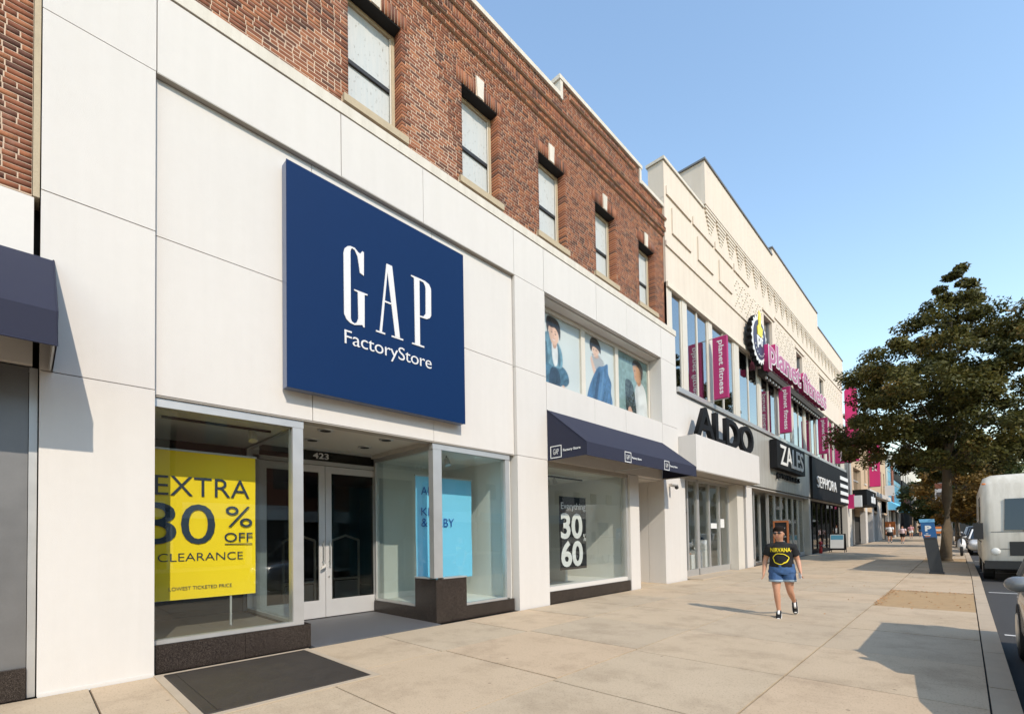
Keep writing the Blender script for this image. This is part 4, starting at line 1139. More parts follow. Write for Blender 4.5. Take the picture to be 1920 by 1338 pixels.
# ---- gym sign: gear emblem, letters, blade banners
em = thing('gear_emblem', 'round dark gear emblem with a yellow raised thumb on the cream wall', 'emblem', (-6.4, 22.9, 9.3))
def gear(bm, r, amp, n, x0, x1, y, z):
    pts = []
    for k in range(n*4):
        a = 2*math.pi*k/(n*4); rr = r+(amp if (k % 4) < 2 else 0)
        pts.append((y+rr*math.cos(a), z+rr*math.sin(a)))
    poly_solid(bm, pts, x0, x1)
EY, EZ = 22.55, 10.05
bm = B(); gear(bm, 1.0, .10, 22, -6.50, -6.32, EY, EZ); fin('case', bm, MT['black'], em)
bm = B(); gear(bm, .98, .10, 22, -6.319, -6.30, EY, EZ); fin('white_rim', bm, MT['lw'], em)
bm = B(); disc_x(bm, -6.299, -6.28, EY, EZ, .86, 32); fin('dark_disc', bm, MT['purple'], em)
bm = B(); poly_solid(bm, [(EY-.35, EZ+.15), (EY+.25, EZ+.15), (EY+.35, EZ+.55), (EY+.12, EZ+.62), (EY+.10, EZ+1.2), (EY-.12, EZ+1.28), (EY-.2, EZ+.62), (EY-.38, EZ+.5)], -6.279, -6.25); fin('raised_thumb', bm, MT['yel'], em)
text('monogram', 'pf', MT['lw'], em, (-6.279, EY-.42, EZ-.42), FY, FZ, .84, .72, .02, .03)
bm = B()
for k in range(9):
    a = math.pi*(1.15+.7*k/8); disc_x(bm, -6.279, -6.27, EY+.72*math.cos(a), EZ+.72*math.sin(a), .035, 8)
fin('dot_arc', bm, MT['lw'], em)
pf = thing('letter_sign', 'large pink planet fitness letters on the cream wall', 'sign', (-6.3, 29.5, 8.8))
LX = -6.34
text('letter_sides', 'planet fitness', MT['magenta'], pf, (LX, 23.15, 8.88), FY, FZ, 12.3, 1.47, .22, .062, space=1.0)
text('letter_rims', 'planet fitness', MT['lw'], pf, (LX+.222, 23.155, 8.885), FY, FZ, 12.29, 1.46, .008, .056, space=1.0)
text('letter_faces', 'planet fitness', MT['magenta2'], pf, (LX+.232, 23.22, 8.935), FY, FZ, 12.16, 1.38, .008, .020, space=1.0)
boxo('raceway', MT['joint'], pf, CX+.01, LX+.05, 23.4, 35.4, 8.75, 9.05)
for k in range(24): boxo('raceway_clip', MT['alum'], pf, LX-.1, LX-.02, 23.7+k*.49, 23.85+k*.49, 8.63, 8.74)
def blade(label, y, z0, z1, x0=-6.52, x1=-6.02, txtm='lw', s='planet fitness', mat='magenta', group='blade banners on the window piers', vertical=True):
    t = thing('blade_banner', label, 'banner', (-6.3, y, z0), group)
    boxo('banner_cloth', MT[mat], t, x0, x1, y, y+.16, z0, z1, bev=.01)
    for zq in (z1+.02, z0-.02):
        bm = B(); tube(bm, [(-6.66, y+.08, zq), (x1-.02, y+.08, zq)], .02, 6); fin('bracket', bm, MT['alum'], t)
    if vertical:   # reads downwards on the face turned to the camera
        text('lettering', s, MT[txtm], t, (x0+.16, y-.001, z1-.14), (0, 0, -1), (1, 0, 0), (z1-z0)-.30, .24, .004, .012)
        text('lettering', s, MT[txtm], t, (x1-.16, y+.161, z1-.14), (0, 0, -1), (-1, 0, 0), (z1-z0)-.30, .24, .004, .012)
    return t
blade('magenta planet fitness banner nearest the camera, above the ALDO letters', 17.62, 6.45, 8.72)
blade('magenta planet fitness banner above the ZALES box sign', 26.2, 6.48, 8.75)
blade('magenta planet fitness banner above the SEPHORA letters', 34.9, 6.46, 8.70)
blade('magenta planet fitness banner half hidden by the street tree', 40.7, 6.44, 8.55)
bb = thing('blade_sign', 'tall pink blade sign rising at the end of the cream building', 'sign', (-6.2, 44.9, 6.9))
boxo('panel', MT['pink'], bb, -6.55, -5.75, 44.9, 45.2, 7.0, 12.6, bev=.02)
bm = B(); hexa(bm, [(-6.55, 44.9, 12.601), (-5.75, 44.9, 12.601), (-5.75, 45.2, 12.601), (-6.55, 45.2, 12.601)], [(-6.25, 44.95, 13.1), (-6.1, 44.95, 13.1), (-6.1, 45.15, 13.1), (-6.25, 45.15, 13.1)]); fin('peak', bm, MT['pink'], bb)
bm = B(); tube(bm, [(-6.64, 45.05, 7.6), (-6.5, 45.05, 7.6)], .04); fin('bracket', bm, MT['alum_d'], bb)
bm = B(); tube(bm, [(-6.64, 45.05, 11.8), (-6.5, 45.05, 11.8)], .04); fin('bracket', bm, MT['alum_d'], bb)
# ---- shop window goods
for i, (y, w, h_, lb) in enumerate(((18.2, .34, .85, 'white display block nearest the door in the ALDO shop window'), (18.9, .30, 1.25, 'tall white display block in the ALDO shop window'), (17.6, .3, .7, 'low white display block at the left of the ALDO shop window'))):
    d = boxo('display_block', MT['lw'], None, -7.75, -7.75+w, y-w/2, y+w/2, .03, .03+h_, bev=.004)
    tag(d, lb, 'plinth', 'display blocks in the shop window')
    sh = thing('display_shoe', ['pale shoe on the block nearest the shop door', 'dark shoe on the tall display block', 'brown shoe on the low display block'][i], 'shoe', (-7.6, y, .03+h_), 'shoes in the shop window')
    bm = B(); z = .034+h_
    loft(bm, [ring((-7.60, y-.10+.05*k, z+[.045, .06, .045, .035, .028, .02][k]), (1, 0, 0), (0, 0, 1), .035, [.045, .06, .045, .035, .028, .018][k], 8) for k in range(6)])
    fin('upper', bm, [MT['lw'], MT['black'], MT['orange']][i], sh, smooth=True)
    boxo('heel', MT['trim'], sh, -7.62, -7.58, y-.11, y-.06, z-.003, z+.03)
sn = boxo('shop_notice', MT['lw'], None, -7.04, -7.035, 18.35, 18.95, 1.72, 1.92)
tag(sn, 'small white notice on the ALDO shop glass', 'notice')
sn = boxo('shop_notice', MT['lw'], None, -7.04, -7.035, 19.35, 19.75, 1.75, 2.1)
tag(sn, 'pale square notice on the last pane of the ALDO window', 'notice')
bm = B(); disc_x(bm, -7.045, -7.038, 15.78, 1.95, .26, 20)  # flat disc, its orange stands in for a light glimpsed in the door glass
tag(fin('orange_glow_disc', bm, MT['orange2']), 'round orange disc painted for a lit orange spot in the ALDO shop door', 'sticker')
# ---- things standing in front
ck = thing('chalk_board', 'tall black menu board in an orange wooden frame reading 15% and 40', 'board', (-6.2, 24.6, gz(24.6)))
g0 = gz(24.6)
bm = B()
for q in ((-6.52, -6.45, g0, g0+1.98), (-5.95, -5.88, g0, g0+1.98)): box(bm, q[0], q[1], 24.56, 24.62, q[2], q[3])
box(bm, -6.45, -5.95, 24.56, 24.62, g0+1.90, g0+1.98); box(bm, -6.45, -5.95, 24.56, 24.62, g0+.1, g0+.18)
fin('frame', bm, MT['orange'], ck)
boxo('panel', MT['black_m'], ck, -6.45, -5.95, 24.58, 24.61, g0+.18, g0+1.90)
text('lettering', '15%', MT['lw'], ck, (-6.40, 24.578, g0+1.42), (1, 0, 0), FZ, .40, .24, .003, .0)
text('lettering', '40', MT['lw'], ck, (-6.36, 24.578, g0+.86), (1, 0, 0), FZ, .30, .22, .003, .0)
boxo('rule', MT['lw'], ck, -6.42, -5.98, 24.576, 24.579, g0+1.22, g0+1.24)
wb = thing('sidewalk_sign', 'white A-frame sidewalk sign with black edges before the SEPHORA front', 'sign', (-5.85, 36, gz(36)))
g0 = gz(36)
for s in (-1, 1):
    bm = B(); q = lambda z, dx, dy: (-5.86+dx, 36+s*(.28-.20*z/1.17)+dy, g0+z)
    hexa(bm, [q(.14, -.42, 0), q(.14, .42, 0), q(1.17, .42, 0), q(1.17, -.42, 0)], [q(.14, -.42, s*.03), q(.14, .42, s*.03), q(1.17, .42, s*.03), q(1.17, -.42, s*.03)])
    pn = fin('board', bm, MT['black'], wb)
    bm = B(); hexa(bm, [q(.26, -.36, s*.031), q(.26, .36, s*.031), q(1.12, .36, s*.031), q(1.12, -.36, s*.031)], [q(.26, -.36, s*.036), q(.26, .36, s*.036), q(1.12, .36, s*.036), q(1.12, -.36, s*.036)]); fin('poster', bm, MT['lw'], pn)
    bm = B(); hexa(bm, [q(.80, -.33, s*.037), q(.80, .33, s*.037), q(1.09, .33, s*.037), q(1.09, -.33, s*.037)], [q(.80, -.33, s*.04), q(.80, .33, s*.04), q(1.09, .33, s*.04), q(1.09, -.33, s*.04)]); fin('picture', bm, MT['teal'], pn)
    for dx in (-.40, .40):
        bm = B(); tube(bm, [q(0, dx, 0), q(.16, dx, 0)], .02, 6); fin('leg', bm, MT['black'], wb)
hy = thing('standpipe', 'red fire standpipe at the foot of the black shop front', 'standpipe', (-6.5, 34.2, gz(34.2)))
g0 = gz(34.2)
bm = B(); tube(bm, [(-6.45, 34.2, g0), (-6.45, 34.2, g0+.62)], [.09, .075], 10); fin('pipe', bm, MT['red'], hy, smooth=True)
bm = B(); sphere(bm, (-6.45, 34.2, g0+.64), .11); fin('cap', bm, MT['red'], hy)
for s in (-1, 1):
    bm = B(); tube(bm, [(-6.45, 34.2, g0+.48), (-6.28, 34.2+s*.12, g0+.46)], [.06, .065], 10); fin('outlet', bm, MT['steel'], hy)
# ---------------------------------------------------------------- buildings farther up the street
FX = -6.65
T1 = thing('tan_building', 'tan brick building with pink banner beyond the cream building', 'building', (-10, 58, gz(58)))
boxo('pier', MT['plaster'], T1, -8, FX, 45.25, 47.3, 0, 3.6)
bm = B(); tube(bm, [(FX+.10, 46.3, 3.6), (FX+.10, 46.3, 9.5)], .09); fin('downpipe', bm, MT['alum'], T1)
boxo('dark_infill', MT['alum_d'], T1, -8, FX-.1, 44.8, 47.2, 3.6, 9.0)
hol = [(48.6, 52.6, 5.0, 7.0), (54.6, 55.5, 6.0, 9.2), (57.4, 58.3, 6.0, 9.2), (66.6, 67.6, 5.7, 8.2), (69.2, 70.2, 5.7, 8.2)]
ys = sorted({47.3, 71.5, *[v for h in hol for v in h[:2]]}); zs = sorted({3.4, 11.2, *[v for h in hol for v in h[2:]]})
bm = B(); sheet(bm, FX, ys, zs, hol, .3); fin('wall', bm, MT['tan'], T1)
for h in hol:
    w = boxo('window', MT['g_sky'], T1, FX-.28, FX-.27, h[0], h[1], h[2], h[3])
    boxo('window_rail', MT['alum'], w, FX-.27, FX-.2, h[0], h[1], (h[2]+h[3])/2-.06, (h[2]+h[3])/2+.06)
    boxo('window_sill', MT['coping'], w, FX-.02, FX+.08, h[0]-.15, h[1]+.15, h[2]-.14, h[2]-.01)
    boxo('window_back', MT['roomd'], w, FX-.8, FX-.75, h[0]-.1, h[1]+.1, h[2]-.1, h[3]+.1)
boxo('body', MT['tan'], T1, -14, FX-.9, 47.3, 71.4, 3, 11.0)
boxo('parapet_coping', MT['coping'], T1, -7.2, FX+.1, 47.3, 71.5, 11.2, 11.35)
boxo('white_cornice', MT['white2'], T1, FX-.3, FX+.45, 54.2, 71.4, 5.0, 5.45, bev=.05)
for y in (54.5, 59.0): boxo('white_column', MT['white2'], T1, FX-.4, FX+.02, y, y+1.3, 0, 3.75, bev=.03)
boxo('white_wall', MT['white2'], T1, FX-.5, FX+.03, 63.0, 66.5, 0, 4.9)
boxo('shop_back', MT['roomd'], T1, FX-1.2, FX-1.1, 47.3, 71.4, 0, 3.4)
boxo('shop_lintel', MT['black'], T1, FX-.4, FX+.0, 60.4, 71.3, 3.6, 4.95)
for y in (48.4, 51.0): boxo('shop_mullion', MT['alum'], T1, FX-.5, FX-.4, y, y+.25, 0, 3.5)
cn = thing('black_canopy', 'black box canopy with white letters on the tan building', 'canopy', (-6.2, 51, 3.7))
boxo('box', MT['black'], cn, FX+.005, FX+.95, 47.9, 53.6, 3.68, 4.98, bev=.02)
bm = B(); poly_solid(bm, [(50.4, 3.95), (52.9, 3.95), (52.9, 4.5), (51.9, 4.5), (51.7, 4.8), (51.5, 4.5), (50.4, 4.5)], FX+.951, FX+.97); fin('white_emblem', bm, MT['lw'], cn)
pn = thing('blade_banner', 'pink banner with stacked white letters on the tan building', 'banner', (-6.2, 57.5, 6))
boxo('banner_cloth', MT['pink'], pn, FX+.12, FX+.95, 57.0, 57.2, 5.85, 10.3, bev=.01)
for k, ch in enumerate('PINK'): text('lettering', ch, MT['lw'], pn, (FX+.36, 56.998, 9.5-k*.72), (1, 0, 0), FZ, .4 if ch != 'I' else .12, .55, .01, .03)
for zq in (10.33, 5.82):
    bm = B(); tube(bm, [(FX, 57.1, zq), (FX+.9, 57.1, zq)], .03, 6); fin('bracket', bm, MT['alum_d'], pn)
ts = thing('blade_sign', 'small pink and white box sign on the grey pier past the striped fascia', 'sign', (-6.2, 46, 3.2))
boxo('pink_half', MT['pink'], ts, FX+.005, FX+.42, 45.5, 45.8, 3.35, 4.45, bev=.01); boxo('white_half', MT['lw'], ts, FX+.42, FX+.90, 45.5, 45.8, 3.45, 4.35, bev=.01)
U = thing('blue_glass_building', 'blue glazed shop building with a rust coloured frame', 'building', (-10, 80, gz(80)))
boxo('body', MT['plaster'], U, -14, FX-.2, 71.6, 90, 0, 10.6)
boxo('grey_pier', MT['alum'], U, FX-.3, FX+.06, 71.6, 73.2, 0, 10.6)
for y0, y1 in ((73.3, 77.4), (79.2, 84.2), (84.4, 89.8)):
    boxo('blue_panel', MT['teal'], U, FX-.2, FX-.02, y0, y1, 5.3, 10.4)
    for k in range(3): boxo('panel_bar', MT['alum'], U, FX-.02, FX+.03, y0, y1, 6.4+k*1.3, 6.48+k*1.3)
boxo('rust_frame', MT['rust'], U, FX-.2, FX+.12, 77.5, 79.1, 4.0, 10.5)
boxo('dark_band', MT['black'], U, FX-.2, FX+.08, 79.2, 89.8, 8.4, 9.6)
boxo('shop_back', MT['roomd'], U, FX-.22, FX-.1, 73.3, 89.8, 0, 4.2)
for y in (74.2, 79.4, 84.8): boxo('shop_pier', MT['white2'], U, FX-.2, FX+.05, y, y+1.2, 0, 4.0)
ab = thing('blue_awning', 'bright blue sloping awning far up the pavement', 'awning', (-6, 79, 3.9))
bm = B()
v = [bm.verts.new(p) for p in ((FX, 72.6, 5.3), (FX+1.6, 72.6, 4.05), (FX+1.6, 85.6, 4.05), (FX, 85.6, 5.3), (FX, 72.6, 4.05), (FX, 85.6, 4.05), (FX+1.6, 72.6, 3.8), (FX+1.6, 85.6, 3.8))]
bm.faces.new((v[0], v[1], v[2], v[3])); bm.faces.new((v[0], v[4], v[1])); bm.faces.new((v[3], v[2], v[5])); bm.faces.new((v[1], v[6], v[7], v[2]))
fin('canvas', bm, MT['skyblue'], ab)
bm = B(); tube(bm, [(FX, 72.62, 4.06), (FX+1.58, 72.62, 4.06), (FX+1.58, 85.58, 4.06), (FX, 85.58, 4.06)], .03, 6); fin('frame', bm, MT['alum'], ab)
ws = thing('blade_sign', 'plain white square blade sign before the blue glazed building', 'sign', (-6.1, 74, 6))
boxo('panel', MT['lw'], ws, FX+.15, FX+1.0, 68.9, 69.05, 5.55, 6.75, bev=.01)
for zq in (6.6, 5.7):
    bm = B(); tube(bm, [(FX, 68.97, zq), (FX+.2, 68.97, zq)], .03, 6); fin('bracket', bm, MT['alum_d'], ws)
V = thing('beige_building', 'plain beige building with black shop front closing the row', 'building', (-10, 105, gz(105)))
hol = [(93.5, 95.5, 8.2, 10.6), (98, 100, 8.2, 10.6), (102.5, 104.5, 8.2, 10.6), (107, 109, 8.2, 10.6)]
ys = sorted({90.1, 124, *[v for h in hol for v in h[:2]]}); zs = sorted({6, 13.2, *[v for h in hol for v in h[2:]]})
bm = B(); sheet(bm, FX, ys, zs, hol, .3); fin('wall', bm, MT['plaster'], V)
for h in hol:
    w = boxo('window', MT['carglass'], V, FX-.28, FX-.26, h[0], h[1], h[2], h[3]); boxo('window_sill', MT['coping'], w, FX-.05, FX+.1, h[0]-.15, h[1]+.15, h[2]-.16, h[2]-.01)
boxo('body', MT['plaster'], V, -14, FX-.32, 90.2, 124, 0, 13)
boxo('black_front', MT['black'], V, FX-.3, FX+.2, 90.2, 106, 0.5, 9.0)
boxo('red_sign_band', MT['rust'], V, FX+.201, FX+.5, 91, 97, 4.6, 7.2)
boxo('pale_front', MT['tan'], V, FX-.3, FX+.1, 106.2, 123.9, 0.5, 6.0)
# opposite side of the street, seen only in the glass
OPP = [(-16, 6, 9.5, 'tan', 'low tan shop block across the street opposite the doors'), (6.3, 30, 11.0, 'rust', 'red brown shop block across the street opposite the awning'), (30.3, 62, 9.0, 'cream', 'cream shop block across the street opposite the gym letters'), (62.4, 110, 10.5, 'plaster', 'grey beige shop block far along the opposite side')]
for (a, b, hgt, mt, lb) in OPP:
    o = thing('opposite_building', lb, 'building', (24, (a+b)/2, 0), 'shops across the street')
    boxo('wall', MT[mt], o, 20.0, 30, a, b, 3.6, hgt)
    boxo('shop_front', MT['roomd'], o, 20.2, 29, a+.2, b-.2, -.1, 3.55)
    boxo('fascia', MT['lw' if mt != 'cream' else 'teal'], o, 19.8, 20.19, a+.3, b-.3, 3.0, 3.9)
    boxo('parapet', MT['coping'], o, 19.9, 20.4, a, b, hgt+.01, hgt+.3)
    n = int((b-a)/3.4); s = (b-a)/n
    w0 = None
    for k in range(n):
        y = a+s*(k+.5)
        for z in ([5.0, 7.6] if hgt > 9.2 else [5.2]):
            boxo('window', MT['carglass'], o, 19.93, 19.99, y-.6, y+.6, z, z+1.6)
        boxo('shop_pier', MT['white2'], o, 19.9, 20.18, y+s/2-.25, y+s/2+.05, -.1, 2.99)

EB = thing('end_building', 'grey brown block closing the far end of the street behind the trees', 'building', (4, 150, 1))
boxo('wall', MT['room'], EB, -8, 40, 150, 158, 0, 9.5)
boxo('cornice', MT['coping'], EB, -8, 40, 149.7, 150, 9.2, 9.8)
for k in range(8):
    boxo('window', MT['carglass'], EB, -5+k*3.4, -3.6+k*3.4, 149.93, 149.99, 5, 7.2)
boxo('shop_band', MT['roomd'], EB, -7.5, 39, 149.9, 149.98, 1.0, 4.2)
# ---------------------------------------------------------------- trees
def leaves_mesh(name, cent, clump_r, per, size, mat, parent, bias=None, bright=.5):
    n = len(cent)*per
    c = np.repeat(np.array(cent), per, 0); r = np.repeat(np.array(clump_r), per, 0)
    d = rng.normal(size=(n, 3)); d /= np.linalg.norm(d, axis=1)[:, None]
    rad = rng.random(n)**.45
    pos = c+d*(rad[:, None]*r*np.array([1, 1, .62]))
    nrm = d*.5+rng.normal(size=(n, 3))*.55+np.array([0, 0, .75]); nrm /= np.linalg.norm(nrm, axis=1)[:, None]
    t = rng.normal(size=(n, 3)); t -= nrm*(t*nrm).sum(1)[:, None]; t /= np.linalg.norm(t, axis=1)[:, None]
    b = np.cross(nrm, t)
    s = size*(.65+.7*rng.random(n))[:, None]
    fold = nrm*s*.18
    v = np.stack([pos-t*s, pos+b*s*.52-fold, pos+t*s, pos-b*s*.52-fold], 1)
    me = bpy.data.meshes.new(name)
    me.vertices.add(n*4); me.vertices.foreach_set('co', v.ravel())
    idx = np.arange(n*4, dtype=np.int32)
    me.loops.add(n*4); me.loops.foreach_set('vertex_index', idx)
    me.polygons.add(n); me.polygons.foreach_set('loop_start', np.arange(0, n*4, 4, dtype=np.int32))
    try: me.polygons.foreach_set('loop_total', np.full(n, 4, dtype=np.int32))
    except Exception: pass
    me.update(calc_edges=True); me.validate()
    ct = np.repeat(np.clip(rng.normal(bright, .22, len(cent)), 0, 1), per)
    tint = np.clip(ct*.6+rng.random(n)*.45-.05, 0, 1)
    at = me.attributes.new('tint', 'FLOAT', 'FACE'); at.data.foreach_set('value', tint.astype(np.float32))
    return mesh_obj(name, me, mat, parent)

def make_tree(name, label, base, trunk_h, trunk_r, env, nclump, per, size, mat, cat='tree', group='street trees', lean=(0, 0), shift=(0, 0), bright=.5, cr=(.45, .85), fill=.72, sway=0.0, limb=.42):
    bx, by, bz = base
    t = thing(name, label, cat, base, group)
    zt = env[-1][0]
    cx_, cy_ = bx+shift[0], by+shift[1]
    bm = B()
    hgt = zt-2.4-bz
    pts = [(bx+lean[0]*k/8+.03*math.sin(k*1.7), by+lean[1]*k/8+.03*math.cos(k*2.1), bz+(hgt)*k/8) for k in range(9)]
    rad = [trunk_r*(1.35 if k == 0 else 1)*(1-.85*(k/8)**1.1) for k in range(9)]
    pts.insert(1, (pts[0][0], pts[0][1], bz+.25)); rad.insert(1, trunk_r*1.05)
    tube(bm, pts, rad, 14)
    fin('trunk', bm, MT['bark'], t, smooth=True)
    zs = np.array([e[0] for e in env]); rs = np.array([e[1] for e in env])
    cent, crr = [], []
    zz = np.linspace(zs[0], zs[-1], 200); w = np.interp(zz, zs, rs)**2+.15; w /= w.sum()
    limbs = []
    for k in range(nclump):
        z = rng.choice(zz, p=w); re = np.interp(z, zs, rs)
        a = rng.random()*2*math.pi; rr = re*(fill+(1-fill)*rng.random()) if rng.random() < .72 else re*rng.random()
        rr *= 1+.12*math.sin(3*a+z)+.10*math.sin(5*a-2*z)
        cr_ = cr[0]+(cr[1]-cr[0])*rng.random()
        cent.append((cx_+sway*(z-zs[0])+rr*math.cos(a), cy_+rr*math.sin(a), z)); crr.append((cr_,)*3)
    for k in range(9):       # leader shoots at the tip
        z = zs[-1]-.25-k*.19; a = k*2.4; rr = np.interp(z, zs, rs)*.55
        cent.append((cx_+sway*(z-zs[0])+rr*math.cos(a), cy_+rr*math.sin(a), z)); crr.append((cr[0]*.85,)*3)
    bm = B()
    order = list(range(nclump)); random.shuffle(order)
    for k in order[:min(34, nclump)]:
        c = cent[k]; zb = max(trunk_h, bz+trunk_h*.95, c[2]-1.0-abs(c[0]-cx_)*.55-abs(c[1]-cy_)*.25)
        f = min(1, max(0, (zb-bz)/hgt)); p0 = Vector((bx+lean[0]*f, by+lean[1]*f, zb))
        c = Vector(c); mid = p0.lerp(c, .5)+Vector((0, 0, .18)); r0 = trunk_r*(limb-.6*limb*f)
        tube(bm, [p0, mid, c], [r0, r0*.6, r0*.18], 6)
    fin('branches', bm, MT['bark'], t, smooth=True)
    leaves_mesh('crown', cent, crr, per, size, mat, t, bright=bright)
    return t
TB = 28.8
make_tree('street_tree', 'large dark leafy street tree rising from the pit by the parking meter', (-.66, TB, gz(TB)-.05), 4.2, .225,
          [(4.05, 1.9), (4.8, 3.5), (6.0, 4.25), (7.6, 4.25), (9.1, 3.6), (10.4, 2.65), (11.5, 1.65), (12.5, .95), (13.5, .15)], 345, 270, .080, MT['leaf'], lean=(.5, .3), shift=(.20, .3), bright=.58, cr=(.36, .74), fill=.64, sway=.055, limb=.26)
make_tree('street_tree', 'green tree behind the big street tree, left of the white truck', (-.5, 60, gz(60)-.05), 3.4, .18,
          [(3.6, 1.4), (4.8, 3.0), (6.4, 3.4), (8.2, 2.8), (9.6, 1.4), (10.6, .2)], 110, 150, .14, MT['leafg'], shift=(.5, 0))
make_tree('street_tree', 'browning tree with golden leaves next to the white truck', (-.35, 46, gz(46)-.05), 2.0, .13,
          [(1.9, .9), (2.7, 1.8), (4.2, 2.2), (5.6, 1.8), (6.6, 1.0), (7.4, .2)], 80, 150, .11, MT['leafb'], shift=(.25, 0), bright=.55)
make_tree('street_tree', 'low green tree overhanging the far pavement beside the black shop front', (-2.6, 66, gz(66)-.05), 2.6, .14,
          [(2.8, 1.0), (3.8, 2.2), (5.4, 2.5), (6.8, 1.8), (8.2, .3)], 60, 140, .15, MT['leafg'], shift=(.2, 0))
make_tree('street_tree', 'tall hazy green tree closing the end of the street', (1.5, 92, gz(92)-.05), 3.2, .25,
          [(3.2, 2.0), (5, 4.4), (8, 5.0), (11, 3.6), (13.2, 1.4), (14, .3)], 90, 130, .24, MT['leafg'], cr=(.8, 1.5))
make_tree('street_tree', 'dark rounded tree above the road far beyond the parked cars', (9.5, 110, gz(110)-.05), 3.2, .25,
          [(3.2, 2.0), (5, 4.6), (8, 5.4), (11, 4.2), (13, 1.4), (13.6, .3)], 80, 130, .28, MT['leafg'], cr=(.9, 1.7))

for (x, y, lb) in ((-2.2, 112, 'distant green tree over the pavement at the street end'), (4.2, 124, 'distant green tree over the roadway at the street end'), (13, 84, 'green tree across the road behind the truck roof')):
    make_tree('street_tree', lb, (x, y, gz(y)-.05), 2.6, .2, [(2.2, 2.0), (3.6, 4.0), (6, 4.6), (8.5, 3.6), (10.4, .6)], 60, 130, .27, MT['leafg'], cr=(.9, 1.6))
# ---------------------------------------------------------------- parking meter
mg = gz(21.2)
pmr = thing('parking_meter', 'leaning dark parking pay station with a blue P panel by the kerb', 'parking meter', (-.70, 21.2, mg))
TL = -.115          # lean towards the shops
def lean(p): return (p[0]+TL*(p[2]), p[1], mg+p[2])
def lbox(name, mat, par, x0, x1, y0, y1, z0, z1, bev=.01):
    bm = B(); vs = box(bm, x0, x1, y0, y1, z0, z1)
    for v in vs: v.co = lean(v.co)
    return fin(name, bm, MT[mat], par, bev=bev)
lbox('foot', 'meterb', pmr, -.90, -.52, 21.0, 21.36, 0, .06)
lbox('body', 'meterb', pmr, -.875, -.545, 21.04, 21.34, .06, 1.18, .02)
hd = lbox('head', 'meterblue', pmr, -.885, -.535, 21.03, 21.35, 1.182, 1.72, .015)
lbox('top_band', 'meterlite', pmr, -.90, -.52, 21.02, 21.36, 1.722, 1.83, .02)
text('lettering', 'P', MT['lw'], hd, (*lean((-.80, 21.026, 1.42))[:2], mg+1.42), (1, 0, 0), FZ, .16, .19, .004, .05)
for k, (w, z) in enumerate(((.06, 1.33), (.17, 1.28), (.13, 1.24))): lbox('sticker', 'lw' if k < 2 else 'orange2', hd, -.76-w/2, -.76+w/2, 21.024, 21.029, z, z+.022, 0)
lbox('screen', 'carglass', hd, -.86, -.56, 21.022, 21.029, 1.19, 1.22, 0)
# ---------------------------------------------------------------- street light with banner
sl = thing('street_lamp', 'grey street lamp post with a small hanging banner behind the tree', 'street lamp', (-.55, 50, gz(50)))
bm = B(); tube(bm, [(-.75, 50, gz(50)), (-.75, 50, 1.2), (-.75, 50, 8.8)], [.14, .09, .06]); fin('pole', bm, MT['alum_d'], sl)
bm = B(); tube(bm, [(-.75, 50, 8.7), (-.3, 50, 9.1), (1.2, 50, 9.3)], .04); fin('arm', bm, MT['alum_d'], sl)
bm = B(); sphere(bm, (1.3, 50, 9.25), (.35, .16, .09)); fin('lamp_head', bm, MT['alum'], sl)
b = boxo('banner', MT['lw'], sl, -1.62, -.95, 49.98, 50.02, 3.75, 5.2)
boxo('banner_top', MT['rust'], b, -1.62, -.95, 49.97, 49.979, 4.78, 5.19); boxo('banner_picture', MT['alum_d'], b, -1.52, -1.05, 49.97, 49.979, 4.05, 4.5)
bm = B(); tube(bm, [(-.75, 50, 5.23), (-1.65, 50, 5.23)], .02, 6); tube(bm, [(-.75, 50, 3.72), (-1.65, 50, 3.72)], .02, 6); fin('banner_arm', bm, MT['alum_d'], sl)
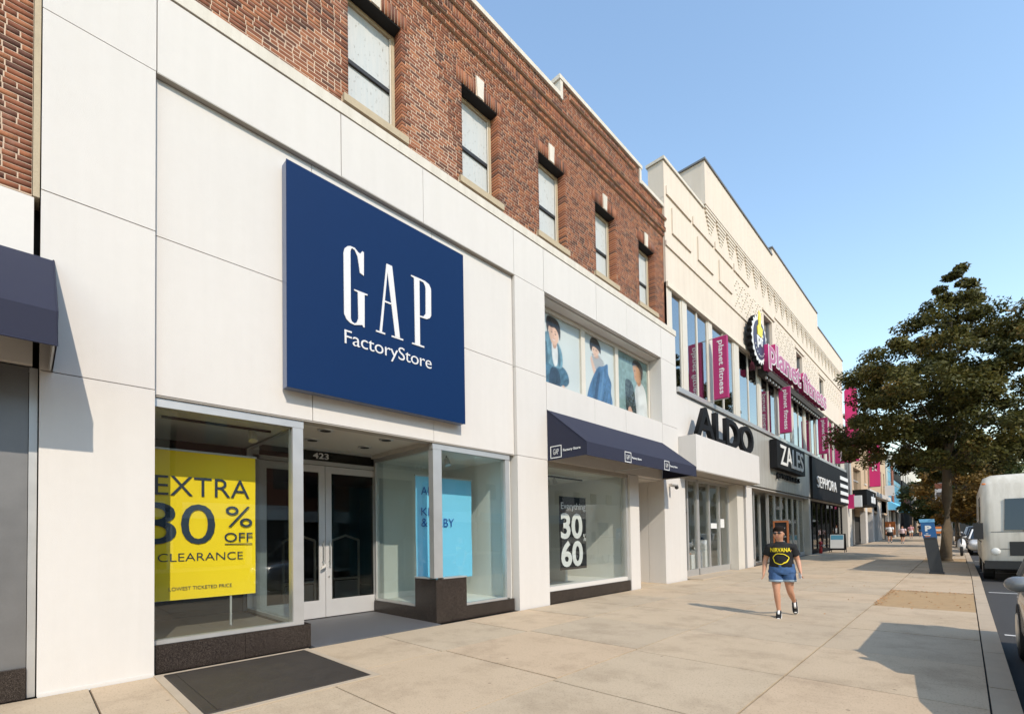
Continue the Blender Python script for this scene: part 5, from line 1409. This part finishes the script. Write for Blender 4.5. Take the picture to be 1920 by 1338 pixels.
# ---------------------------------------------------------------- vehicles
def wheel(par, x, y, z, r, w, side):
    bm = B(); n = 24
    ringp = lambda rr, xx: [(xx, y+rr*math.cos(2*math.pi*k/n), z+rr*math.sin(2*math.pi*k/n)) for k in range(n)]
    loft(bm, [ringp(r*.93, x-w/2), ringp(r, x-w/2+.03), ringp(r, x+w/2-.03), ringp(r*.93, x+w/2)])
    t = fin('wheel', bm, MT['tyre'], par)
    bm = B(); loft(bm, [ringp(r*.62, x+side*(w/2+.001)), ringp(r*.58, x+side*(w/2+.012)), ringp(r*.2, x+side*(w/2+.004))]); rim = fin('rim', bm, MT['steel'], t)
def make_car(name, label, x0, y0, L, W, H, mat, group, suv=False):
    g = gz(y0+L/2)-.15
    t = thing(name, label, 'car', (x0+W/2, y0+L/2, g), group)
    cx = x0+W/2; hw = W/2
    hood = .98 if suv else .80; belt = 1.05 if suv else .92
    st = [(0, .42, .62, .80), (.12, .30, hood-.10, .94), (.45, .24, hood-.02, .99), (1.15, .22, hood+.04, 1), (1.5, .2, belt, 1), (L*.55, .2, belt+.01, 1), (L-.9, .22, belt+.04, 1), (L-.35, .26, belt+.02, .98), (L-.06, .34, belt-.12, .93), (L, .46, .72, .82)]
    bm = B(); rings = []
    for (yy, zb, ztp, wf) in st:
        w = hw*wf; r = []
        for (fx, fz) in ((-.86, 0), (-1, .22), (-1, .60), (-.95, .86), (-.80, 1), (.80, 1), (.95, .86), (1, .60), (1, .22), (.86, 0)):
            r.append((cx+w*fx, y0+yy, g+zb+(ztp-zb)*fz))
        rings.append(r)
    loft(bm, rings); body = fin('body', bm, mat, t, smooth=True)
    # glasshouse
    if suv: P = [(1.35, 2.05), (L-.10, L-.45)]
    else: P = [(1.25, 2.05), (L-.55, L-1.35)]
    bw, tw = hw*.93, hw*.74
    zb, ztp = g+belt-.03, g+H
    lo = [(cx-bw, y0+P[0][0], zb), (cx+bw, y0+P[0][0], zb), (cx+bw, y0+P[1][0], zb), (cx-bw, y0+P[1][0], zb)]
    hi = [(cx-tw, y0+P[0][1], ztp-.04), (cx+tw, y0+P[0][1], ztp-.04), (cx+tw, y0+P[1][1], ztp-.04), (cx-tw, y0+P[1][1], ztp-.04)]
    bm = B(); hexa(bm, lo, hi); fin('windows', bm, MT['carglass'], t, bev=.16 if suv else .03)
    bm = B(); hexa(bm, [(p[0], p[1], p[2]-.015) for p in hi], [(cx+(p[0]-cx)*.93, p[1]+(.12 if p[1] < y0+L/2 else -.12), ztp) for p in hi]); fin('roof', bm, mat, t, smooth=False, bev=.015)
    bm = B()
    for i in range(4): tube(bm, [lo[i], hi[i]], .035, 6)
    for s in (-1, 1):
        m0 = Vector((cx+s*bw, y0+L*.56, zb)); m1 = Vector((cx+s*tw, y0+L*.54, ztp-.05)); tube(bm, [m0, m1], .03, 6)
    fin('pillars', bm, mat, t)
    for s in (-1, 1):
        bm = B(); sphere(bm, (cx+s*hw*.66, y0+.11, g+hood-.23), (.20, .08, .085)); fin('headlight', bm, MT['lamp'], t)
        bm = B(); sphere(bm, (cx+s*hw*.80, y0+L-.04, g+belt-.12), (.12, .05, .12)); fin('tail_light', bm, MT['red'], t)
        bm = B(); sphere(bm, (cx+s*(hw+.11), y0+P[0][0]+.42, g+belt+.08), (.10, .08, .075)); tube(bm, [(cx+s*(hw-.06), y0+P[0][0]+.44, g+belt), (cx+s*(hw+.08), y0+P[0][0]+.42, g+belt+.06)], .02, 6); fin('wing_mirror', bm, mat, t)
        for yy in (.85, L-.85): wheel(t, cx+s*(hw-.10), y0+yy, g+.33 if not suv else g+.36, .33 if not suv else .36, .22, s)
        boxo('door_handle', mat, body, cx+s*hw-.01, cx+s*hw+.025, y0+L*.50, y0+L*.50+.16, g+belt-.14, g+belt-.11)
    boxo('grille', MT['trim'], t, cx-hw*.55, cx+hw*.55, y0-.012, y0+.06, g+.46, g+.66, bev=.01)
    boxo('number_plate', MT['lw'], t, cx-.16, cx+.16, y0-.022, y0-.013, g+.40, g+.49)
    return t
make_car('parked_car', 'white sedan parked at the kerb beyond the white truck', .10, 36.4, 4.5, 1.78, 1.46, MT['carwhite'], 'cars parked along the kerb')
make_car('parked_car', 'dark car parked behind the white sedan', .02, 42.4, 4.5, 1.78, 1.50, MT['cardark'], 'cars parked along the kerb')
make_car('parked_car', 'grey car parked third behind the white truck', -.06, 48.4, 4.5, 1.78, 1.55, MT['cargrey'], 'cars parked along the kerb')
make_car('parked_car', 'silver grey car parked farthest along the kerb', -.12, 54.6, 4.5, 1.78, 1.5, MT['steel'], 'cars parked along the kerb')
make_car('parked_suv', 'grey sport utility vehicle at the kerb casting the round shadow', .46, 4.75, 4.9, 1.9, 1.63, MT['cargrey'], 'cars parked along the kerb', suv=True)
# white step van seen at the right edge
g = gz(23)-.15
tk = thing('box_truck', 'aged white delivery truck at the right edge with black wing mirror', 'truck', (1.5, 24, g))
TX0, TX1, TY0, TY1 = .36, 2.56, 20.6, 27.6
bm = B(); rings = []
for z, ins, yi in ((.50, .06, .06), (.62, .0, .0), (1.55, .0, .0), (2.35, .015, .10), (2.95, .03, .22), (3.18, .09, .34), (3.27, .25, .52)):
    n = 6; r = []
    x0, x1, y0, y1 = TX0+ins, TX1-ins, TY0+yi, TY1-ins
    c = .22
    for (cx_, cy_, a0) in ((x0+c, y0+c, math.pi), (x1-c, y0+c, 1.5*math.pi), (x1-c, y1-c, 0), (x0+c, y1-c, .5*math.pi)):
        for k in range(n): r.append((cx_+c*math.cos(a0+.5*math.pi*k/(n-1)), cy_+c*math.sin(a0+.5*math.pi*k/(n-1)), g+z))
    rings.append(r)
loft(bm, rings); bd = fin('body', bm, MT['truck'], tk, smooth=True)
bm = B(); hexa(bm, [(TX0+.50, TY0-.03, g+1.55), (TX1-.22, TY0-.03, g+1.55), (TX1-.26, TY0+.085, g+2.5), (TX0+.54, TY0+.085, g+2.5)], [(TX0+.50, TY0+.05, g+1.55), (TX1-.22, TY0+.05, g+1.55), (TX1-.26, TY0+.18, g+2.5), (TX0+.54, TY0+.18, g+2.5)]); fin('windscreen', bm, MT['carglass'], tk)
for q in (TX0+.9, TX0+1.5):
    bm = B(); tube(bm, [(q, TY0-.05, g+1.53), (q+.42, TY0-.01, g+2.0)], .012, 5); fin('wiper', bm, MT['trim'], tk)
boxo('number_plate', MT['lw'], tk, TX0+.95, TX0+1.27, TY0-.135, TY0-.121, g+.44, g+.58)
bm = B()
for q in (TY0+.38, TY0+1.45): box(bm, TX0-.004, TX0+.01, q, q+.012, g+.62, g+2.6)
fin('door_gap', bm, MT['trim'], tk)
boxo('door_handle', MT['trim'], tk, TX0-.03, TX0-.004, TY0+1.2, TY0+1.36, g+1.28, g+1.33)
boxo('bumper', MT['trim'], tk, TX0+.05, TX1-.05, TY0-.12, TY0+.12, g+.38, g+.62, bev=.03)
boxo('grille', MT['trim'], tk, TX0+.6, TX1-.6, TY0-.012, TY0+.02, g+.78, g+1.2)
bm = B(); tube(bm, [(TX0-.004, TY0+.3, g+1.50), (TX0-.004, TY1-.3, g+1.50)], .015, 6); tube(bm, [(TX0+.22, TY0-.002, g+1.50), (TX1-.22, TY0-.002, g+1.50)], .008, 6); tube(bm, [(TX0+.22, TY0-.002, g+.98), (TX1-.22, TY0-.002, g+.98)], .008, 6); fin('seam_trim', bm, MT['trim'], tk)
boxo('side_window', MT['carglass'], tk, TX0-.012, TX0+.02, TY0+.45, TY0+1.3, g+1.6, g+2.3, bev=.005)
for s, x in ((-1, TX0), (1, TX1)):
    bm = B(); box(bm, x+s*.06-.11, x+s*.06+.11, TY0-.14, TY0-.06, g+1.28, g+1.78); m = fin('wing_mirror', bm, MT['trim'], tk, bev=.03)
    bm = B(); tube(bm, [(x, TY0+.12, g+1.86), (x+s*.06, TY0-.08, g+1.80), (x+s*.06, TY0-.08, g+1.26), (x, TY0+.12, g+1.2)], .014, 6); fin('mirror_bracket', bm, MT['trim'], m)
    bm = B(); sphere(bm, (x-s*.30, TY0-.01, g+.90), (.11, .04, .11)); fin('headlight', bm, MT['lamp'], tk)
    bm = B(); sphere(bm, (x-s*.10, TY0+.02, g+2.98), (.05, .04, .03)); fin('marker_lamp', bm, MT['orange2'], tk)
    for yy in (1.1, 5.7): wheel(tk, x-s*.16, TY0+yy, g+.42, .42, .26, s)
# ---------------------------------------------------------------- red sign board far up the street
rb = thing('orange_barrier', 'orange and white barrier far along the pavement', 'barrier', (-3.2, 84, gz(84)))
for k in range(3): boxo('rail', MT['orange2' if k != 1 else 'lw'], rb, -4.2, -2.2, 84, 84.06, gz(84)+.35+k*.32, gz(84)+.62+k*.32)
for x in (-4.1, -2.3): boxo('leg', MT['alum'], rb, x-.04, x+.04, 84.07, 84.13, gz(84), gz(84)+1.3)
bx_ = thing('poster_stand', 'red poster stand beside the white wall far up the pavement', 'sign', (-6, 63, gz(63)))
boxo('panel', MT['orange2'], bx_, -6.4, -5.5, 66.9, 67.0, gz(67)+.5, gz(67)+2.0); boxo('post', MT['alum_d'], bx_, -6.0, -5.9, 67.01, 67.1, gz(67), gz(67)+.5)
mo = thing('motorbike', 'white scooter parked on the kerb behind the tree trunk', 'scooter', (-.25, 33.5, gz(33.5)))
g = gz(33.5)
for yy in (32.95, 34.15):
    bm = B(); n = 20
    rp = lambda rr, xx: [(xx, yy+rr*math.cos(2*math.pi*k/n), g+.24+rr*math.sin(2*math.pi*k/n)) for k in range(n)]
    loft(bm, [rp(.21, -.20), rp(.24, -.17), rp(.24, -.11), rp(.21, -.08)]); fin('wheel', bm, MT['tyre'], mo)
bm = B(); loft(bm, [ring((-.14, 33.0, g+.62), (1, 0, 0), (0, .5, 1), .16, .30, 10), ring((-.14, 33.15, g+.52), (1, 0, 0), (0, .3, 1), .17, .30, 10), ring((-.14, 33.45, g+.34), (1, 0, 0), (0, 0, 1), .14, .10, 10), ring((-.14, 33.8, g+.50), (1, 0, 0), (0, 0, 1), .15, .24, 10), ring((-.14, 34.4, g+.62), (1, 0, 0), (0, 0, 1), .10, .12, 10)]); fin('body', bm, MT['carwhite'], mo, smooth=True)
bm = B(); loft(bm, [ring((-.14, 33.6, g+.78), (1, 0, 0), (0, 0, 1), .10, .05, 10), ring((-.14, 33.9, g+.80), (1, 0, 0), (0, 0, 1), .15, .07, 10), ring((-.14, 34.3, g+.80), (1, 0, 0), (0, 0, 1), .11, .05, 10)]); fin('seat', bm, MT['trim'], mo, smooth=True)
bm = B(); tube(bm, [(-.14, 32.95, g+.3), (-.14, 33.1, g+1.0)], .03); tube(bm, [(-.45, 33.15, g+1.02), (-.14, 33.08, g+1.0), (.17, 33.15, g+1.02)], .02); fin('handlebar', bm, MT['trim'], mo)
# ---------------------------------------------------------------- people
def skin_mesh(verts, edges, radii, root=0, sub=2):
    me = bpy.data.meshes.new('figure'); me.from_pydata(verts, edges, [])
    o = bpy.data.objects.new('figure', me); col.objects.link(o)
    m = o.modifiers.new('skin', 'SKIN'); m.use_smooth_shade = True; m.branch_smoothing = .6
    if not me.skin_vertices: me.skin_vertices.new()
    sv = me.skin_vertices[0].data
    for i, r in enumerate(radii):
        sv[i].radius = r if isinstance(r, tuple) else (r, r)
        sv[i].use_root = (i == root)
    s = o.modifiers.new('sub', 'SUBSURF'); s.levels = sub; s.render_levels = sub
    dg = bpy.context.evaluated_depsgraph_get(); dg.update()
    out = bpy.data.meshes.new_from_object(o.evaluated_get(dg))
    bpy.data.objects.remove(o); bpy.data.meshes.remove(me)
    for p in out.polygons: p.use_smooth = True
    return out

def place(mesh, M):
    mesh.transform(M); return mesh

def person(label, loc, rotz, h, J, wear, sub=2, group=None, fingers=True, shirt_fit=1.0):
    """J: joints in a 1.6 m body; x = picture right, -y = the way it faces, z up"""
    t = thing('person', label, 'person', loc, group)
    M = Matrix.Translation(loc) @ Matrix.Rotation(rotz, 4, 'Z') @ Matrix.Scale(h/1.6, 4)
    V, E, Rr, ix = [], [], [], {}
    def add(n, p, r, frm=None):
        ix[n] = len(V); V.append(tuple(p)); Rr.append(r)
        if frm is not None: E.append((ix[frm], ix[n]))
    lerp = lambda a, b, f: tuple(a[k]+(b[k]-a[k])*f for k in range(3))
    add('pelvis', J['pelvis'], (.150, .120)); add('waist', J['waist'], (.150, .112), 'pelvis'); add('chest', J['chest'], (.158, .112), 'waist')
    add('nb', J['nb'], (.075, .07), 'chest'); add('neck', J['neck'], .050, 'nb'); add('jaw', J['jaw'], (.066, .076), 'neck'); add('head', J['head'], (.083, .100), 'jaw'); add('crown', J['crown'], (.064, .078), 'head')
    for s in 'RL':
        sh, el, wr = J[s+'sh'], J[s+'el'], J[s+'wr']
        add(s+'sh', sh, .066, 'chest'); add(s+'ua', lerp(sh, el, .5), .054, s+'sh'); add(s+'el', el, .044, s+'ua'); add(s+'fa', lerp(el, wr, .35), .043, s+'el'); add(s+'wr', wr, .029, s+'fa')
        d = Vector(wr)-Vector(el); d.normalize()
        palm = Vector(wr)+d*.055; add(s+'pa', palm, (.030, .022), s+'wr')
        if fingers:
            side = Vector((0, -1, 0)); side = (side-d*side.dot(d)).normalized(); nrm = d.cross(side)
            inw = 1 if s == 'R' else -1
            for k in range(4):
                b0 = palm+d*.03+side*(.024-.016*k); L = (.062, .070, .066, .052)[k]
                add(f'{s}f{k}a', b0, .0095, s+'pa'); add(f'{s}f{k}b', b0+d*L*.5+nrm*.006*inw, .0085, f'{s}f{k}a'); add(f'{s}f{k}c', b0+d*L*.85+nrm*.024*inw, .007, f'{s}f{k}b')
            tb = Vector(wr)+d*.035+side*.030; add(s+'t0', tb, .0115, s+'pa'); add(s+'t1', tb+d*.03+side*.016, .010, s+'t0'); add(s+'t2', tb+d*.058+side*.014, .008, s+'t1')
        hp, kn, an, to = J[s+'hip'], J[s+'kn'], J[s+'an'], J[s+'to']
        add(s+'hip', hp, .098, 'pelvis'); add(s+'th', lerp(hp, kn, .5), .086, s+'hip'); add(s+'kn', kn, .056, s+'th'); add(s+'ca', lerp(kn, an, .32), .056, s+'kn'); add(s+'sn', lerp(kn, an, .75), .038, s+'ca'); add(s+'an', an, .034, s+'sn'); add(s+'to', lerp(an, to, .55), (.024, .016), s+'an')
    me = place(skin_mesh(V, E, Rr, 0, sub), M)
    body = mesh_obj('body', me, wear.get('skin', MT['skin']), t)
    def part(name, bm, mat, parent=t, smooth=True):
        bmesh.ops.transform(bm, matrix=M, verts=bm.verts); return fin(name, bm, mat, parent, smooth=smooth)
    X, Yv = (1, 0, 0), (0, 1, 0)
    pc, wc, cc = Vector(J['pelvis']), Vector(J['waist']), Vector(J['chest'])
    nb = Vector(J['nb'])
    f = shirt_fit
    # shirt: torso and two sleeves
    bm = B(); ht = wear.get('hem', .90)
    def tor(z, rx, ry, sh=0): 
        c = pc.lerp(cc, max(0, min(1, (z-pc.z)/(cc.z-pc.z)))); return ring((c.x, c.y+sh, z), X, Yv, rx*f, ry*f, 20)
    loft(bm, [tor(ht-.005, .188, .140), tor(ht, .198, .150), tor(1.0, .188, .148), tor(1.08, .183, .147), tor(1.17, .186, .147), tor(1.24, .180, .136), tor(1.295, .150, .108), tor(1.325, .105, .085), ring((nb.x, nb.y, nb.z+.012), X, Yv, .068, .066, 20)], caps=False)
    for s in 'RL':
        sh, el = Vector(J[s+'sh']), Vector(J[s+'el']); d = (el-sh).normalized(); a = d.cross(Vector((0, 1, 0))).normalized(); b = d.cross(a)
        out = Vector((-1 if s == 'R' else 1, 0, 0)); se_ = wear.get('sleeve', .62)
        def sr(c, dr, rx, ry):
            a_ = dr.cross(Vector((0, 1, 0))).normalized(); return ring(c, a_, dr.cross(a_), rx, ry, 14)
        loft(bm, [sr(Vector((cc.x+out.x*.045, sh.y, 1.268)), (out+d*.4).normalized(), .062, .090), sr(Vector((cc.x+out.x*.115, sh.y, 1.256)), (out+d*.55).normalized(), .068, .092), sr(sh+out*.010-d*.002, (out*.6+d).normalized(), .076, .086), sr(sh.lerp(el, .30), d, .076, .080), sr(sh.lerp(el, se_), d, .082, .082), sr(sh.lerp(el, se_-.01), d, .070, .068)], caps=False)
    def rumple(bm, amp, f0):
        bmesh.ops.subdivide_edges(bm, edges=bm.edges[:], cuts=2, use_grid_fill=True, smooth=.6)
        bm.normal_update()
        for v in bm.verts:
            x, y, z = v.co
            w = math.sin(f0*(x+1.7*z)+2*math.sin(9*z+4*x))+.7*math.sin(f0*1.7*(z-.6*x)+1.3+3*y)+.5*math.sin(f0*2.3*x+11*y)
            v.co += v.normal*amp*w
    if sub > 1: rumple(bm, .0028, 26)
    shirt = part('shirt', bm, wear['shirt'])
    # shorts or skirt
    bm = B(); sl = wear.get('short', .64)
    if wear.get('skirt'):
        loft(bm, [tor(.94, .20, .145), tor(.80, .225, .17), tor(sl, .25, .20), tor(sl, .235, .185)], caps=False)
    else:
        loft(bm, [tor(.95, .195, .138), tor(.86, .212, .152), tor(.80, .218, .155), tor(.765, .20, .14)], caps=False)
        for s, sx in (('R', -1), ('L', 1)):
            hp, kn = Vector(J[s+'hip']), Vector(J[s+'kn']); tt = max(.2, (hp.z-sl)/(hp.z-kn.z))
            loft(bm, [ring(hp+Vector((0, 0, .02)), X, Yv, .108, .125, 16), ring(hp.lerp(kn, tt*.5), X, Yv, .116, .122, 16), ring(hp.lerp(kn, tt), X, Yv, .114, .118, 16), ring(hp.lerp(kn, tt-.02), X, Yv, .100, .104, 16)], caps=False)
    if sub > 1: rumple(bm, .0030, 30)
    sh_ = part('shorts' if not wear.get('skirt') else 'skirt', bm, wear['shorts'])
    if wear.get('cuff'):
        for s in 'RL':
            hp, kn = Vector(J[s+'hip']), Vector(J[s+'kn']); tt = max(.2, (hp.z-sl)/(hp.z-kn.z))
            bm = B(); loft(bm, [ring(hp.lerp(kn, tt-.10), X, Yv, .119, .124, 16), ring(hp.lerp(kn, tt+.015), X, Yv, .119, .123, 16), ring(hp.lerp(kn, tt+.01), X, Yv, .10, .104, 16)], caps=False); part('cuff', bm, wear['cuff'], sh_)
    # shoes
    for s in 'RL':
        an, to = Vector(J[s+'an']), Vector(J[s+'to']); d = (to-an); d.z -= 0; d.normalize()
        upv = Vector((1, 0, 0)).cross(d).normalized()*-1
        if upv.z < 0 and abs(upv.z) > .3: upv = -upv
        heel = an-d*.045
        pr = [(-.02, .030, .035, .030), (0, .036, .05, .035), (.06, .040, .055, .036), (.13, .044, .042, .026), (.19, .044, .030, .018), (.235, .036, .022, .012), (.255, .018, .012, .008)]
        base = heel-upv*(.055)
        bm = B(); loft(bm, [ring(base+d*a+upv*(hh), Vector((1, 0, 0)), upv, w, hh, 12) for a, w, hh, _ in pr]); shoe = part('shoe', bm, wear['shoe'])
        bm = B(); loft(bm, [ring(base+d*a+upv*.008, Vector((1, 0, 0)), upv, w+.005, .014, 12) for a, w, hh, _ in pr]); part('sole', bm, MT['rubber'], shoe)
        bm = B(); loft(bm, [ring(base+d*a+upv*(hh*2+.001), Vector((1, 0, 0)), d, .018, .010, 8) for a, hh in ((.07, .052), (.12, .043), (.16, .036))]); part('laces', bm, MT['rubber'], shoe)
        bm = B(); sphere(bm, base+d*.222+upv*.018, (.034, .034, .020), 10, 6); part('toe_cap', bm, MT['rubber'], shoe)
    # head: hair, face
    hd, jw, cr = Vector(J['head']), Vector(J['jaw']), Vector(J['crown'])
    ax = (cr-jw).normalized(); fwd = Vector((J.get('look', (0, -1, 0)))); fwd = (fwd-ax*fwd.dot(ax)).normalized(); sd = fwd.cross(ax).normalized()*-1
    bm = B(); hc = hd+ax*.040-fwd*.030
    sphere(bm, (0, 0, 0), (1, 1, 1), 18, 12)
    for v in bm.verts:
        c = v.co.copy(); k = 1.0
        if c.y < -.30 and c.z < .30: k = .78            # opened for the face
        v.co = hc+sd*(c.x*.092*k)-fwd*(-c.y*.112*k)*1+ax*(c.z*.100)
        v.co = hc+sd*(c.x*.104*k)+fwd*(-c.y*.118*k)+ax*(c.z*(.104 if c.z > 0 else .125))
    hair = part('hair', bm, wear['hair'])
    if wear.get('tail'):
        bm = B(); b0 = hc-fwd*.10+ax*.02
        tube(bm, [b0, b0-fwd*.05-ax*.02, b0-fwd*.06-ax*.12, b0-fwd*.03-ax*.22], [.03, .04, .035, .01], 8); part('ponytail', bm, wear['hair'], hair)
    face = hd+fwd*.10-ax*.012
    bm = B(); sphere(bm, hd+fwd*.104-ax*.030, (.011, .016, .020), 8, 6); 
    for s in (-1, 1): sphere(bm, hd+sd*s*.082-ax*.02, (.010, .018, .026), 8, 6)
    part('nose_and_ears', bm, wear.get('skin', MT['skin']), body)
    if wear.get('glasses'):
        bm = B()
        for s in (-1, 1): sphere(bm, hd+fwd*.096+sd*s*.036+ax*.004, (.029, .014, .022), 10, 6)
        tube(bm, [hd+fwd*.092-sd*.08+ax*.008-fwd*.05, hd+fwd*.10-sd*.06+ax*.008, hd+fwd*.104+ax*.008, hd+fwd*.10+sd*.06+ax*.008, hd+fwd*.042+sd*.08+ax*.008], .004, 5)
        part('sunglasses', bm, wear['glasses'], body)
    bm = B(); sphere(bm, hd+fwd*.094-ax*.066, (.024, .009, .007), 8, 5); part('lips', bm, PMAT['lip'], body)
    return t, M
W = dict(pelvis=(.022, 0, .86), waist=(.02, 0, 1.0), chest=(.015, -.005, 1.17), nb=(.005, -.005, 1.335), neck=(0, -.015, 1.375), jaw=(-.008, -.045, 1.425), head=(-.012, -.05, 1.49), crown=(-.012, -.035, 1.545),
         Rsh=(-.160, 0, 1.240), Rel=(-.235, .045, 1.02), Rwr=(-.265, -.03, .80), Lsh=(.188, 0, 1.240), Lel=(.270, .05, 1.01), Lwr=(.300, -.06, .83),
         Rhip=(-.078, 0, .80), Rkn=(-.070, -.085, .465), Ran=(-.045, -.03, .085), Rto=(-.055, -.19, .035),
         Lhip=(.118, .0, .80), Lkn=(.135, .03, .46), Lan=(.205, .38, .225), Lto=(.215, .29, .045), look=(-.28, -1, -.25))
wl = (-2.40, 9.42, 0)
woman, WM = person('woman in a black T-shirt and denim shorts walking towards the camera', wl, R(14), 1.60, W,
    dict(shirt=MT['tee'], shorts=MT['denim'], cuff=MT['denim_l'], shoe=MT['tee'], hair=MT['hair'], glasses=MT['trim'], tail=True), sub=2)
# yellow print on the chest: lettering and a plain uneven ring
def on_chest(p):
    x, z = p[0], p[2]; y = -.1495*math.sqrt(max(.02, 1-((x-.016)/.190)**2))-.0085-(p[1]*-1.0)
    v = WM @ Vector((x, y, z)); return (v.x, v.y, v.z)
text('shirt_lettering', 'NIRVANA', MT['tprint'], woman, (-.150, 0, 1.165), (1, 0, 0), FZ, .315, .075, .002, .02, curve=on_chest)
bm = B()
n = 44
vo, vi = [], []
for k in range(n):
    a = 2*math.pi*k/n; wob = 1+.05*math.sin(3*a+1)+.03*math.sin(7*a)
    w = .012 if not (5 < a < 6.2) else .020
    for lst, rr in ((vo, 0), (vi, -w)):
        x = .008+(.125*wob+rr)*math.cos(a); z = 1.045+(.098*wob+rr)*math.sin(a); lst.append(bm.verts.new(on_chest((x, -.001, z))))
for k in range(n): bm.faces.new((vo[k], vo[(k+1) % n], vi[(k+1) % n], vi[k]))
fin('shirt_ring_print', bm, MT['tprint'], woman)
ph = thing('phone', 'white phone held in the hand of the woman in black', 'phone', WM @ Vector((.315, -.09, .72)))
bm = B(); box(bm, .285, .300, -.145, -.045, .70, .80); bmesh.ops.rotate(bm, verts=bm.verts, cent=(.29, -.09, .75), matrix=Matrix.Rotation(.35, 3, 'Z'))
bmesh.ops.transform(bm, matrix=WM, verts=bm.verts); fin('case', bm, MT['rubber'], ph, bev=.004)
bm = B(); box(bm, .301, .303, -.138, -.052, .71, .79); bmesh.ops.rotate(bm, verts=bm.verts, cent=(.29, -.09, .75), matrix=Matrix.Rotation(.35, 3, 'Z'))
bmesh.ops.transform(bm, matrix=WM, verts=bm.verts); fin('screen', bm, MT['carglass'], ph)
# people far up the pavement
def walkJ(sw):
    j = dict(W); j.update(pelvis=(0, 0, .86), waist=(0, 0, 1.0), chest=(0, 0, 1.17), nb=(0, 0, 1.335), neck=(0, -.01, 1.375), jaw=(0, -.03, 1.425), head=(0, -.03, 1.49), crown=(0, -.02, 1.545),
        Rsh=(-.19, 0, 1.275), Lsh=(.19, 0, 1.275), Rel=(-.24, .03*sw, 1.02), Lel=(.24, -.03*sw, 1.02), Rwr=(-.25, -.10*sw, .82), Lwr=(.25, .08*sw, .82),
        Rhip=(-.09, 0, .80), Lhip=(.09, 0, .80), Rkn=(-.09, -.10*sw, .46), Lkn=(.09, .06*sw, .46), Ran=(-.09, -.12*sw+.02, .085), Rto=(-.09, -.12*sw-.13, .035), Lan=(.09, .25*sw, .12), Lto=(.09, .25*sw-.13, .045), look=(0, -1, 0)); return j
far = [('person in a white top and dark shorts far up the pavement, leftmost of the group', (-4.95, 55, gz(55)), 1.72, MT['lw'], MT['tee'], True),
       ('person in a pale pink top walking far up the pavement beside the white-topped one', (-3.95, 53.5, gz(53.5)), 1.55, pm('pale_pink_cloth', (.66, .50, .50), .85), MT['tee'], False),
       ('distant person in a pink top walking behind the two nearer ones', (-4.6, 73, gz(73)), 1.62, pm('pink_cloth', (.55, .28, .30), .85), MT['lw'], False),
       ('distant person in a black top at the rear of the walkers', (-4.1, 80, gz(80)), 1.72, MT['tee'], MT['denim'], False)]
for i, (lb, lc, h, sm, bmh, sk) in enumerate(far):
    person(lb, lc, R(4*(-1)**i), h, walkJ((-1)**i), dict(shirt=sm, shorts=bmh, shoe=MT['tee'], hair=MT['hair' if i != 0 else 'orange'], skirt=sk, short=.60), sub=1, group='people walking far up the pavement', fingers=False, shirt_fit=.93)
